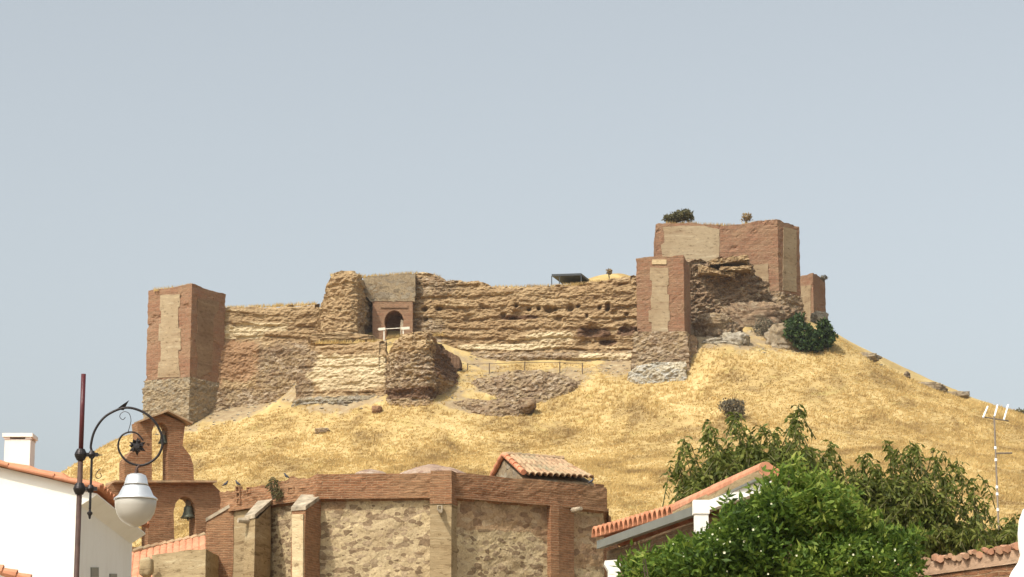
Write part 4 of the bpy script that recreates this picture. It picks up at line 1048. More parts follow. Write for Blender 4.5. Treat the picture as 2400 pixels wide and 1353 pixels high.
z1, z2 = W(625, 1180, 61.3).z, W(578, 1217, 60.4).z
buttress(W(604, 1180, 61.5), W(636, 1180, 61.2), W(574, 1217, 60.6), W(598, 1217, 60.2), z1, z2, M['church_grey'], M['coping'])
z1, z2 = W(545, 1174, 61.7).z, W(486, 1216, 61.9).z
buttress(W(547, 1174, 63.2), W(549, 1174, 62.45), W(484, 1216, 63.2), W(484, 1216, 62.55), z1, z2, M['brickc'], M['coping'])
# putlog holes and loop niches as small dark recesses cut by frames: modelled as deep stone-lined boxes
def niche(px, py, w, h, P, Q, mat=None):
    plate_obj('niche_frame', [(px - w, py + h), (px + w, py + h), (px + w, py - h), (px - w, py - h)], P, Q, 0.10, mat or M['brickc'], ch, toward=0.13,
              holes=[[(px - w * .6, py + h * .7), (px + w * .6, py + h * .7), (px + w * .6, py - h * .7), (px - w * .6, py - h * .7)]])
for a, b in ((566, 1148), (567, 1162), (568, 1176), (592, 1150)): niche(a, b, 5, 7, c[0], c[1])
niche(690, 1150, 8, 7, c[1], c[2]); niche(1032, 1178 + 14, 6, 6, c[2] - Vector((0, 0.38, 0)), c[3] - Vector((0, 0.38, 0)), M['coping'])
# water spouts
def spout(p, d, L_, r):
    mb = MB(); mb.tube([p, p + d * L_ * 0.6, p + d * L_], [r * 1.1, r, r * 0.85], 8); mb.build('water_spout', M['coping'], ch)
spout(W(1032, 1199, 59.6), Vector((0.05, -1, -0.1)), 0.5, 0.05)
spout(W(588, 1221, 60.5), Vector((-0.9, -0.5, -0.02)), 0.32, 0.07)
spout(W(1342, 1196, 61.7), Vector((0.5, -0.8, 0)), 0.40, 0.055)
# pediment lines and vault mounds behind the parapet
def mound(px, py, D, r, h, label, seed):
    c = W(px, py, D); a, b = np.meshgrid(np.linspace(0, 1, 14), np.linspace(0, 2 * math.pi, 48, endpoint=False), indexing='ij')
    X = c.x + r * a * np.cos(b); Y = c.y + r * a * np.sin(b)
    Z = c.z + h * (1 - a) ** 1.15 + 0.035 * fbm(X * 4, Y * 4, 0 * X, 4, seed, 0.65) - 0.3 * a ** 6
    i_ = np.arange(13)[:, None] * 48; j_ = np.arange(48)[None]; j2 = (j_ + 1) % 48
    o = mk('vault_mound', np.stack([X, Y, Z], -1).reshape(-1, 3), np.stack([i_ + j_, i_ + 48 + j_, i_ + 48 + j2, i_ + j2], -1).reshape(-1, 4), M['mound'], origin=c)
    tag(o, label, 'vault')
mound(1015, 1112, 64.5, 1.15, 0.27, 'low pinkish vault top showing above the middle of the church parapet', 151)
mound(868, 1112, 64.5, 0.6, 0.13, 'smaller low vault top left of the wider one above the parapet', 153)
# tiled hut on the roof
R0 = W(1180, 1070, 64.2); R1 = Wz(1318, 1081, R0.z); E0 = W(1226, 1113, 62.6); E1 = Wz(1392, 1124, E0.z)
bl = W(1140, 1113, 65.4)
t = Thing('roof_hut', 'small gabled hut with an old tiled roof standing on the church', 'hut', (R0.x, R0.y, E0.z - 1.2))
B0 = Vector((bl.x, bl.y, E0.z)); B1 = B0 + (E1 - E0)
mb = MB(); zz = Vector((0, 0, 1.5)); i_ = Vector((0.0, 0.10, -0.08))
ins = lambda p: p + i_
mb.add([ins(E0) - zz, ins(B0) - zz, ins(B0), ins(R0), ins(E0), ins(E1) - zz, ins(B1) - zz, ins(B1), ins(R1), ins(E1)],
       [(0, 4, 3, 2, 1), (5, 6, 7, 8, 9), (0, 5, 9, 4), (1, 2, 7, 6), (2, 3, 8, 7), (3, 4, 9, 8)])
mb.build('wall', M['greystone'], t)
V, F_, uv = tile_roof(R0, R1, E0, E1, 0.17, 0.4, 0.04); ro = mk('roof', V, F_, M['tile_old'], t, uv=uv)
V, F_, uv = tile_roof(R1, R0, B1, B0, 0.17, 0.4, 0.04); mk('roof', V, F_, M['tile_old'], t, uv=uv)
mb = MB()
for a, b in ((R0, E0), (R0, B0)):
    for k in range(5):
        p = a.lerp(b, k / 5); q = a.lerp(b, (k + 1.12) / 5); mb.tube([p + Vector((0, -.02, .05)), q + Vector((0, -.02, .075))], [0.06, 0.075], 10)
mb.build('verge_tiles', M['tile_red'], t)
mb = MB()
for k in range(7):
    p = R0.lerp(R1, k / 7); q = R0.lerp(R1, (k + 1.1) / 7); mb.tube([p + Vector((0, 0, .05)), q + Vector((0, 0, .07))], [0.06, 0.07], 8)
mb.build('ridge_tiles', M['tile_old'], t)
# right rear wall end behind the apse
t = Thing('church_wall', 'stepped brick wall stub sticking out behind the right of the apse', 'wall', tuple(Vector((W(1412, 1200, 66).x, 66, 0))))
V, F_, uv = plate([(1390, 1500), (1450, 1500), (1450, 1235), (1432, 1222), (1432, 1212), (1412, 1196), (1416, 1136), (1395, 1134)], [], W(1390, 1200, 65.4), W(1450, 1200, 66.4), 0.8)
mk('brickwork', [tuple(v) for v in V], F_, M['brickc'], t, uv=uv)

# lower chapel wall and its pink roof
t = Thing('chapel', 'low rendered chapel wall with a smooth pink tiled roof left of the apse', 'chapel', tuple(Vector((W(420, 1300, 61).x, 61, 0))))
A, B = W(356, 1296, 61.6), W(484, 1291, 60.8)
V, F_, uv = prism([xy(A), xy(B), xy(B + Vector((0.2, 3, 0))), xy(A + Vector((0, 3, 0)))], 0, px_top([(350, 1297), (400, 1293), (484, 1291)], 61.2), 0.07, slight(0.05, 33), 0.03)
mk('wall', V, F_, M['church_grey'], t, uv=uv)
V, F_, uv = tile_roof(W(285, 1298, 65.2), W(482, 1255, 66.3), W(270, 1420, 61.8), W(484, 1300, 61.3), 0.2, 0.4, 0.015); mk('roof', V, F_, M['tile_pink'], t, uv=uv)
mb = MB(); a, b = W(312, 1293, 65.1), W(478, 1257, 66.1)
for k in range(9): mb.tube([a.lerp(b, k / 9), a.lerp(b, (k + 1.1) / 9) + Vector((0, 0, .03))], [0.06, 0.075], 8)
mb.build('ridge_tiles', M['tile_old'], t)
rock('stone_ball', W(343, 1330, 61.2), (0.17, 0.17, 0.24), M['church_grey'], 'rounded stone finial at the left end of the low chapel wall', 161, sharp=0.1, cat='finial', sub=3)

# bell gable
BP, BQ = W(290, 1100, 65.9), W(530, 1100, 67.2)
t = Thing('bell_gable', 'red brick bell gable with tall narrow opening above two arches', 'bell gable', (W(380, 1130, 66.5).x, 66.5, 0))
ua = [(356, 1131), (356, 1012), (360, 1000), (368, 993), (378, 990), (388, 996), (394, 1008), (394, 1131)]
upper = [(292, 1136), (292, 1080), (305, 1062), (326, 1048), (321, 990), (378, 968), (434, 994), (428, 1045), (446, 1068), (453, 1090), (455, 1136)]
plate_obj('upper_stage', upper, BP, BQ, 0.42, M['brickc'], t, holes=[ua[::-1] if False else ua])
mb = MB()
for a, b in (((316, 989), (378, 964)), ((378, 964), (438, 993))):
    p, q = PL(a[0], a[1], BP, BQ), PL(b[0], b[1], BP, BQ); mb.box(p + Vector((0.05, 0.15, 0.02)), q + Vector((0.05, 0.15, 0.0)), 0.54, 0.045)
mb.build('cornice', M['tile_old'], t)
la = [(407, 1275), (405, 1200), (410, 1180), (420, 1168), (430, 1164), (442, 1168), (452, 1180), (457, 1198), (457, 1275)]
lb_ = [(x - 112, y + 8) for x, y in la]
lower = [(240, 1420), (535, 1420), (535, 1176), (512, 1150), (494, 1133), (456, 1131), (292, 1132), (262, 1132), (250, 1145)]
plate_obj('lower_stage', lower, BP, BQ, 0.5, M['brickc'], t, holes=[la, lb_], toward=0.06)
mb = MB(); mb.box(PL(256, 1131, BP, BQ) + Vector((0, .1, 0)), PL(496, 1131, BP, BQ) + Vector((0, .1, 0)), 0.72, 0.05); mb.build('ledge', M['tile_old'], t)
def bell(c, s, label):
    b = Thing('bell', label, 'bell', tuple(c), 'bells in the bell gable')
    mb = MB(); mb.lathe([(0.0, 0.0), (0.10 * s, 0.0), (0.13 * s, -0.03 * s), (0.14 * s, -0.16 * s), (0.18 * s, -0.28 * s), (0.24 * s, -0.36 * s), (0.22 * s, -0.37 * s), (0.0, -0.30 * s)], c, 20)
    mb.build('bell_body', M['bronze'], b, smooth=True)
    mb = MB(); mb.box(c + Vector((0, 0, 0)), c + Vector((0, 0, 0.18 * s)), 0.16 * s, 0.12 * s, (0, 1, 0)); mb.build('headstock', M['wood'], b)
    mb = MB(); mb.tube([c + Vector((0, 0, -0.1 * s)), c + Vector((0, 0, -0.44 * s))], [0.012, 0.03 * s], 6); mb.build('clapper', M['iron'], b)
bell(PL(432, 1185, BP, BQ) + Vector((0.08, 0.2, 0.0)), 0.85, 'larger bronze bell hanging in the lower right arch of the gable')
bell(PL(376, 1018, BP, BQ) + Vector((0.05, 0.2, 0)), 0.6, 'small bronze bell hanging in the tall upper opening')

# plant and pigeons on the parapet
t = bush('wall_shrub', 'wispy green shrub growing out of the church parapet', [(640, 1138, 15, 20), (650, 1158, 12, 16)], 60.9, M['olive'], 420, 0.055, cat='shrub', foot=W(645, 1172, 61).z)
def pigeon(c, head, label, s=0.6):
    mb = MB(); h = head
    mb.tube([c + Vector((-0.14 * h, 0, -0.02)), c + Vector((-0.07 * h, 0, 0.03)), c + Vector((0, 0, 0.07)), c + Vector((0.05 * h, 0, 0.12)), c + Vector((0.06 * h, 0, 0.17)), c + Vector((0.09 * h, 0, 0.175)), c + Vector((0.115 * h, 0, 0.17))],
            [0.012, 0.035, 0.055, 0.04, 0.027, 0.02, 0.004], 8)
    for k in (-1, 1): mb.tube([c + Vector((0.01, 0.02 * k, 0.03)), c + Vector((0.01, 0.02 * k, -0.04))], 0.006, 5)
    mb.v = [tuple(Vector(c) + (Vector(v) - Vector(c)) * s) for v in mb.v]
    o = mb.build('pigeon', M['pigeon'], origin=c, smooth=True); tag(o, label, 'bird', 'pigeons on the church parapet')
pigeon(W(529, 1138, 62.7), 1, 'dark pigeon on the far left corner of the church parapet')
pigeon(W(557, 1137, 62.3), -1, 'dark pigeon on the parapet just left of the wispy shrub')
pigeon(W(671, 1120, 61.0), -1, 'dark pigeon on the parapet just right of the wispy shrub')
pigeon(W(1386, 1132, 62.4), 1, 'dark pigeon at the right corner of the parapet by the tiled hut')

# ------------------------------------------------------------------ white house
HD = 25.0
t = Thing('white_house', 'whitewashed house with a shaded side wall and a tiled roof at the left edge', 'house', (W(188, 1150, HD).x, HD, 0))
a, b = W(-160, 1058, HD), W(190, 1140, HD)
sl_ = (b.z - a.z) / (b.x - a.x)
f4 = [(a.x - 1.5, HD), (b.x, HD), (b.x, HD + 3.5), (a.x - 1.5, HD + 3.5)]
V, F_, uv = prism(f4, 0, lambda x, y: b.z + sl_ * (x - b.x), 0.3, None, 0); mk('wall', V, F_, M['white'], t, uv=uv)
e = W(237, 1148, HD); ez = b.z + sl_ * (e.x - b.x) + 0.02
r0 = Vector((a.x - 1.5, HD - 0.06, a.z - 1.5 * sl_ + 0.02)); e0 = Vector((e.x, HD - 0.06, ez))
V, F_, uv = tile_roof(r0, r0 + Vector((0, 3.45, 0)), e0, e0 + Vector((0, 3.45, 0)), 0.2, 0.32, 0.02, 0.02); ro = mk('roof', V, F_, M['tile_red'], t, uv=uv)
mb = MB()
mb.hexa([Vector((b.x - 0.01, HD, ez - .17)), Vector((e.x - .04, HD, ez - .06)), Vector((e.x - .04, HD + 3.4, ez - .06)), Vector((b.x - 0.01, HD + 3.4, ez - .17)), Vector((b.x - 0.01, HD, ez - .02)), Vector((e.x - .04, HD, ez - .045)), Vector((e.x - .04, HD + 3.4, ez - .045)), Vector((b.x - 0.01, HD + 3.4, ez - .02))])
mb.build('cornice', M['white'], t); mb = MB()
n_ = 7; 
for k in range(n_ + 1):
    p = r0.lerp(e0, k / n_ if k < n_ else 1)
    if k < n_:
        q = r0.lerp(e0, (k + 1.0) / n_)
        mb.tube([p + Vector((0, -.01, .0)), q + Vector((0, -.01, .012))], [0.020, 0.027], 10)
mb.build('verge_tiles', M['tile_pale'] if 'tile_pale' in M else M['tile_pink'], t, parent=ro)
for (x0, y0, x1, y1) in ((212, 1330, 229, 1353), (256, 1345, 272, 1362)):
    P_, Q_ = Vector((b.x, HD, 0)), Vector((b.x, HD + 3.7, 0))
    V, F_, uv = plate([(x0, y1), (x1, y1), (x1, y0), (x0, y0)], [], P_, Q_, 0.03, toward=0.012)
    mk('vent', [tuple(v) for v in V], F_, M['galv'], t, uv=uv)
cc = W(46, 1060, 26.2)
mb = MB(); hw = 0.132
zc0, zc1 = cc.z - 0.6, W(42, 1034, 26.2).z
mb.hexa([Vector((cc.x + i * hw, 26.2 + j * hw, z)) for z in (zc0, zc1) for i, j in ((-1, -1), (1, -1), (1, 1), (-1, 1))])
chm = mb.build('chimney', M['white'], t, parent=None)
mb = MB(); 
for i, j in ((-1, -1), (1, -1), (1, 1), (-1, 1)): mb.box(Vector((cc.x + i * 0.11, 26.2 + j * 0.11, zc1)), Vector((cc.x + i * 0.11, 26.2 + j * 0.11, zc1 + 0.022)), 0.06, 0.06, (0, 1, 0))
q = 0.155
mb.hexa([Vector((cc.x + i * q, 26.2 + j * q, z)) for z in (zc1 + 0.022, zc1 + 0.06) for i, j in ((-1, -1), (1, -1), (1, 1), (-1, 1))])
mb.build('chimney_cap', M['white'], t, parent=chm)
# low garden wall with tile capping in the bottom left corner
t = Thing('garden_wall', 'white garden wall with red tile capping in the bottom left corner', 'wall', (W(20, 1345, 22).x, 22, 0))
a, b = W(-60, 1318, 22), W(70, 1362, 22)
mb = MB(); mb.hexa([Vector((a.x, 22, 0)), Vector((b.x, 22, 0)), Vector((b.x, 22.2, 0)), Vector((a.x, 22.2, 0)), Vector((a.x, 22, a.z)), Vector((b.x, 22, b.z)), Vector((b.x, 22.2, b.z)), Vector((a.x, 22.2, a.z))]); mb.build('wall', M['white'], t)
mb = MB()
for k in range(4): mb.tube([a.lerp(b, k / 4) + Vector((0, 0, .0)), a.lerp(b, (k + 1.05) / 4) + Vector((0, 0, .015))], [0.035, 0.045], 10)
mb.build('tile_capping', M['tile_pink'], t)

# ------------------------------------------------------------------ street lamp
LD = 20.0
u = LD / F
L_ = lambda px, py, d=0.0: W(px, py, LD + d)
t = Thing('street_lamp', 'wrought iron street lamp with curled arm on a thin maroon post by the white house', 'street lamp', (L_(187, 1100).x, LD, 0))
px0 = L_(188, 1100); X0 = px0.x
zt_ = L_(197, 877).z; zc_ = L_(190, 1066).z; zd_ = L_(185, 1146).z
mb = MB(); mb.tube([Vector((X0, LD, zc_)), Vector((X0, LD, zt_))], 0.019, 12); mb.build('upper_post', M['maroon'], t, smooth=True)
mb = MB(); mb.tube([Vector((X0, LD, 0)), Vector((X0, LD, 0.5)), Vector((X0, LD, 0.52)), Vector((X0, LD, zc_))], [0.07, 0.06, 0.024, 0.021], 12); mb.build('post', M['rust'], t, smooth=True)
for zz_, lab in ((zc_, 1), (zd_, 2)):
    cxr = L_(214, 1100).x
    mb = MB(); mb.lathe([(0.0, -.045), (.03, -.045), (.046, -.015), (.05, 0), (.046, .015), (.03, .045), (0.0, .045)], Vector((X0, LD, zz_)), 16)
    mb.box(Vector((X0, LD, zz_)), Vector((cxr + 0.05, LD, zz_)), 0.03, 0.028)
    mb.lathe([(0.0, -.03), (.018, -.03), (.034, 0), (.018, .03), (0.0, .03)], Vector((cxr, LD, zz_)), 12)
    if lab == 1: mb.tube([Vector((cxr, LD, zz_)), Vector((cxr + 0.085, LD, zz_ - 0.003))], [.012, .003], 6)
    mb.build('clamp', M['iron'], t)
xr = L_(214, 1100).x
arc = spline([Vector((xr, LD, zd_ - 0.16)), Vector((xr, LD, zd_)), Vector((xr, LD, zc_)), L_(213, 1045), L_(222, 1010), L_(245, 978), L_(280, 959), L_(310, 957), L_(345, 972), L_(370, 1000), L_(381, 1035), L_(372, 1066), L_(350, 1085),
              L_(327, 1091), L_(300, 1083), L_(282, 1063), L_(277, 1042), L_(285, 1022), L_(303, 1013), L_(322, 1017), L_(336, 1033)], 8)
m_ = len(arc); mb = MB(); mb.tube(arc, [0.0098 if i < m_ * 0.6 else 0.0098 - 0.004 * (i / m_ - 0.6) / 0.4 for i in range(m_)], 10)
arm = mb.build('curled_arm', M['iron'], t, smooth=True)
mb = MB(); mb.lathe([(0, -.05), (.008, -.045), (.012, -.02), (.022, -.008), (.022, .004), (.01, .012), (.008, .04), (0, .04)], Vector((xr, LD, zd_ - 0.19)), 10); mb.build('finial', M['iron'], t, parent=arm)
mb = MB(); mb.add([L_(262, 968), L_(285, 950, -.01), L_(303, 938), L_(293, 956, .01), L_(290, 962), L_(275, 960, .015)], [(0, 1, 5), (1, 2, 3), (1, 3, 4, 5)])
mb.build('iron_leaf', M['iron'], t, parent=arm); mb = MB()
mb.build('iron_leaf', M['iron'], t, parent=arm); mb = MB()
mb.tube(spline([L_(300, 1013), L_(304, 1000), L_(307, 985), L_(303, 970), L_(292, 965), L_(283, 970), L_(281, 978), L_(288, 984), L_(294, 978)], 6), 0.0028, 5)
mb.build('scroll', M['iron'], t, parent=arm); mb = MB()
mb.tube(spline([L_(236, 1098), L_(228, 1106), L_(224, 1116), L_(230, 1122), L_(238, 1116), L_(234, 1108)], 5), 0.0028, 5)
mb.build('scroll', M['iron'], t, parent=arm)
# spiky flower
mb = MB(); cf = L_(321, 1046); mb.lathe([(0, -.02), (.025, -.018), (.034, 0), (.025, .018), (0, .02)], cf, 10, (0, 1, 0))
for k in range(12):
    a_ = 2 * math.pi * k / 12; rr_ = 0.075 if k % 2 else 0.058; d_ = Vector((math.cos(a_), 0, math.sin(a_))); s_ = Vector((-math.sin(a_), 0, math.cos(a_)))
    y_ = Vector((0, 0.02 * (1 if k % 2 else -1), 0))
    mb.add([cf + d_ * .02, cf + d_ * .04 + s_ * .016 + y_, cf + d_ * rr_ + y_ * 1.5, cf + d_ * .04 - s_ * .016 + y_, cf + d_ * .04 + Vector((0, -.012, 0)) + y_], [(0, 1, 4), (1, 2, 4), (2, 3, 4), (3, 0, 4), (0, 3, 2, 1)])
mb.build('iron_flower', M['iron'], t)
cl = L_(320, 1110); zz_ = lambda y: L_(320, y).z
ln = []
mb = MB(); mb.tube([L_(327, 1091), Vector((cl.x, LD, zz_(1098))), Vector((cl.x, LD, zz_(1114)))], [.012, .011, .02], 10); mb.build('hanger', M['rust'], t, smooth=True)
prof = [(0.0, 1110), (14, 1111), (22, 1115), (25, 1122), (27.5, 1134), (29, 1137)]
mb = MB(); mb.lathe([(r * u, zz_(y) - cl.z) for r, y in prof[::-1]], cl, 40); cap = mb.build('lamp_cap', M['alu'], t, smooth=True)
mb = MB(); mb.lathe([(r * u, zz_(y) - cl.z) for r, y in ((26, 1139.5), (27.5, 1139), (27.5, 1136), (26, 1135.5))], cl, 40); mb.build('black_band', M['iron'], t, parent=cap)
prof = [(27, 1138.5), (31, 1141), (36, 1150), (41, 1161), (51, 1169), (52, 1171.5), (49, 1171.5)]
mb = MB(); mb.lathe([(r * u, zz_(y) - cl.z) for r, y in prof[::-1]], cl, 48); mb.build('lamp_shade', M['alu'], t, smooth=True)
prof = [(47, 1171), (49, 1174), (48, 1188), (44, 1204), (36, 1217), (24, 1227), (10, 1234), (0.5, 1236)]
mb = MB(); mb.lathe([(r * u, zz_(y) - cl.z) for r, y in prof[::-1]], cl, 48); mb.build('diffuser', M['globe'], t, smooth=True)

# ------------------------------------------------------------------ tiled lean-to roof on the right
zE = W(1400, 1246, 36).z
E0 = Wz(1402, 1246, zE); E1 = Wz(1592, 1192, zE); E2 = Wz(1795, 1100, zE)
t = Thing('tiled_outbuilding', 'outbuilding with salmon barrel tiles along its high roof edge, half behind the leafy shrub', 'outbuilding', (E1.x, E1.y, 0))
dn = Vector((1.0, 0.25, -0.62))
V, F_, uv = tile_roof(E0, E1, E0 + dn, E1 + dn, 0.165, 0.4, 0.045, 0.02); ro = mk('roof', V, F_, M['tile_red'], t, uv=uv)
V, F_, uv = tile_roof(E1, E2, E1 + dn, E2 + dn, 0.165, 0.4, 0.045, 0.02); mk('roof', V, F_, M['tile_red'], t, uv=uv)
# projecting barrel tile ends along the first stretch
mb = MB(); dd = (E1 - E0); nn_ = 17
side = Vector((-0.93, -0.3, 0)).normalized()
for k in range(nn_):
    p = E0 + dd * ((k + 0.5) / nn_)
    r = dd.length / nn_ * 0.50
    dv = dd.normalized(); v = []; f = []
    for s_, rr_ in ((0.10, 1.0), (-0.30, 1.0)):
        q0 = p + side * s_ + Vector((0, 0, -0.03 + (0.05 if s_ < 0 else 0)))
        for layer in (1.0, 0.80):
            for j in range(9):
                an = math.pi * j / 8; v.append(q0 + dv * (-math.cos(an) * r * layer) + Vector((0, 0, 1)) * (math.sin(an) * 0.15 * layer - 0.06))
    for j in range(8):
        f += [(j, j + 1, 18 + j + 1, 18 + j), (9 + j + 1, 9 + j, 27 + j, 27 + j + 1), (j + 1, j, 9 + j, 9 + j + 1)]
    mb.add(v, f)
mb.build('eave_tiles', M['tile_red'], t, parent=ro)
mb = MB()
cuts = [0, 0.44, 1.0]
for k in range(2):
    p, q = E1.lerp(E2, cuts[k]), E1.lerp(E2, cuts[k + 1] + (0.02 if k == 0 else 0)); mb.tube([p + Vector((0, 0, -0.01)), q + Vector((0, 0, 0.0))], [0.105, 0.09], 14)
mb.build('ridge_tiles', M['tile_pink'], t)
mb = MB(); mb.box(E1 + Vector((-.015, 0, -.075)), E2 + Vector((-.015, 0, -.065)), 0.16, 0.10); mb.build('mortar_bed', M['church_grey'], t)
mb = MB(); dz_ = Vector((0.02, 0, -0.19)); mb.box(E0 + dz_, E0.lerp(E2, .62) + dz_, 0.09, 0.11); mb.box(E1 + Vector((-.03, 0, -.135)), E2 + Vector((-.03, 0, -.115)), 0.14, 0.03); mb.build('gutter_beam', M['galv'], t)
mb = MB(); mb.box(E0.lerp(E2, .62) + dz_, E2 + dz_, 0.09, 0.12); mb.build('fascia_board', M['white'], t)
fw = [E0 + Vector((.12, .2, 0)), E2 + Vector((.12, .2, 0)), E2 + Vector((0.9, .4, 0)), E0 + Vector((0.9, .4, 0))]
fo = [xy(fw[0]), xy(fw[1]), xy(fw[2]), xy(fw[3])]
V, F_, uv = prism(fo, 0, lambda x, y: zE - 0.26 - 0.62 * np.maximum(0, x - np.interp(y, [fw[1].y, fw[0].y], [fw[1].x, fw[0].x])), 0.1, slight(0.02, 3), 0)
mk('wall', V, F_, M['brick_shade'], t, uv=uv)
p = min((E0.lerp(E2, k / 200) for k in range(201)), key=lambda v: abs(1200 + F * v.x / (v.y * CP + (v.z - EYE) * SP) - 1660)) + Vector((-.10, 0, 0))
mb = MB(); mb.box(Vector((p.x, p.y, zE - 0.27)), Vector((p.x, p.y, 0)), 0.17, 0.17, (0, 1, 0)); mb.box(Vector((p.x, p.y, zE - 0.13)), Vector((p.x, p.y, zE - 0.30)), 0.20, 0.20, (0, 1, 0)); mb.build('pillar', M['white'], t)
# white post fragment beside the apse
t = Thing('white_pillar', 'white plastered pillar end between the apse and the outbuilding', 'pillar', tuple(Vector((W(1436, 1330, 34).x, 34, 0))))
V, F_, uv = plate([(1426, 1700), (1453, 1700), (1454, 1322), (1448, 1312), (1418, 1314), (1416, 1322), (1426, 1338)], [], W(1400, 1300, 34), W(1500, 1300, 34), 0.25)
mk('plaster', [tuple(v) for v in V], F_, M['white'], t, uv=uv)

# ------------------------------------------------------------------ brick garden wall, right
zW = W(2105, 1322, 33).z
A, B = Wz(2100, 1325, zW), Wz(2440, 1276, zW)
t = Thing('brick_wall', 'garden wall of brick and worn render topped with broken tiles at the bottom right', 'wall', (A.x, A.y, 0))
bk = Vector((0.1, 0.35, 0))
V, F_, uv = prism([xy(A), xy(B), xy(B + bk), xy(A + bk)], 0, zW - 0.16, 0.06, slight(0.02, 41), 0); mk('brickwork', V, F_, M['brickc'], t, uv=uv)
M['pinkrender'] = m_tapial('worn_pink_render', (0.44, 0.30, 0.20), (0.32, 0.19, 0.115), (0.50, 0.38, 0.27), stain=0.4, bumpd=0.02, scale=2.5)
n_ = Vector(((B - A).y, -(B - A).x, 0)).normalized() * 0.03
V, F_, uv = prism([xy(A + n_), xy(B + n_), xy(B + bk), xy(A + bk)], zW - 0.19, zW - 0.02, 0.05, slight(0.02, 43), 0.02); mk('render_band', V, F_, M['pinkrender'], t, uv=uv)
mb = MB(); R = random.Random(5); L0 = (B - A).length; k = 0.0
dv = (B - A).normalized()
while k < L0:
    w_ = R.uniform(.06, .14); p = A + dv * k + Vector((0, -.04 + R.uniform(-.03, .05), 0)); z_ = R.uniform(-.03, .02)
    mb.tube([p + Vector((-.03, -0.06, z_)), p + Vector((R.uniform(-.05, .10), .3, z_ + R.uniform(0, .05)))], [w_ * .40, w_ * .33], 6); k += w_
mb.build('tile_capping', M['tile_worn'], t)
# white fragments
t = Thing('white_shed', 'patch of white shed wall showing behind the small tree at the right', 'shed', tuple(Vector((W(2325, 1290, 48).x, 48, 0))))
mb = MB(); p = W(2312, 1264, 48); mb.hexa([Vector((p.x + a, 48 + b_, z)) for z in (0, p.z) for a, b_ in ((0, 0), (.32, 0), (.32, 1), (0, 1))]); mb.build('shed_wall', M['white'], t)
mb = MB(); mb.hexa([Vector((p.x + a, 48 + b_, z)) for z in (p.z, p.z + 0.04) for a, b_ in ((-.03, -.03), (.35, -.03), (.35, 1.03), (-.03, 1.03))]); mb.build('shed_roof', M['galv'], t)
WD = 14.0
t = Thing('white_gatepost', 'round white plastered gatepost cut off by the right edge', 'gatepost', (W(2442, 1300, WD).x, WD, 0))
cw = W(2442, 1300, WD); uw = WD / F; prof = [(0.5, 1172), (22, 1178), (40, 1195), (50, 1220), (54, 1250), (54, 1282), (50, 1300), (56, 1318), (72, 1340), (84, 1365), (90, 1400), (90, 1500)]
pr = [(r * uw, W(2442, y, WD).z - cw.z) for r, y in prof[::-1]]; pr = [(pr[0][0], -cw.z)] + pr
mb = MB(); mb.lathe(pr, cw, 40); mb.build('plaster', M['white'], t, smooth=True)

# ------------------------------------------------------------------ antenna
AD = 45.0
t = Thing('tv_antenna', 'rooftop television antenna on a thin mast at the right', 'antenna', (W(2334, 1100, AD).x, AD, 0))
X0 = W(2335, 1100, AD).x; z_t = W(2330, 975, AD).z
mb = MB(); mb.tube([Vector((X0, AD, 0)), Vector((X0, AD, z_t))], 0.016, 8); mast = mb.build('mast', M['steel'], t, smooth=True)
for y in (1050, 1078, 1142, 1158, 1195):
    mb = MB(); p = W(2334, y, AD); mb.tube([Vector((X0, AD, p.z - .025)), Vector((X0, AD, p.z + .025))], 0.024, 8); mb.build('bracket', M['alurod'], t, parent=mast)
mb = MB(); mb.tube([W(2308, 978, AD), W(2364, 987, AD)], 0.012, 6); mb.build('boom', M['steel'], t)
for a in ((2304, 979, 2315, 953), (2331, 976, 2338, 950), (2353, 984, 2363, 949)):
    mb = MB(); mb.tube([W(a[0], a[1], AD - .1), W(a[2], a[3], AD + .1)], 0.016, 6); mb.build('element', M['alurod'], t)
mb = MB(); mb.tube([W(2332, 1063, AD), W(2372, 1062, AD)], 0.016, 6); mb.build('side_arm', M['steel'], t)

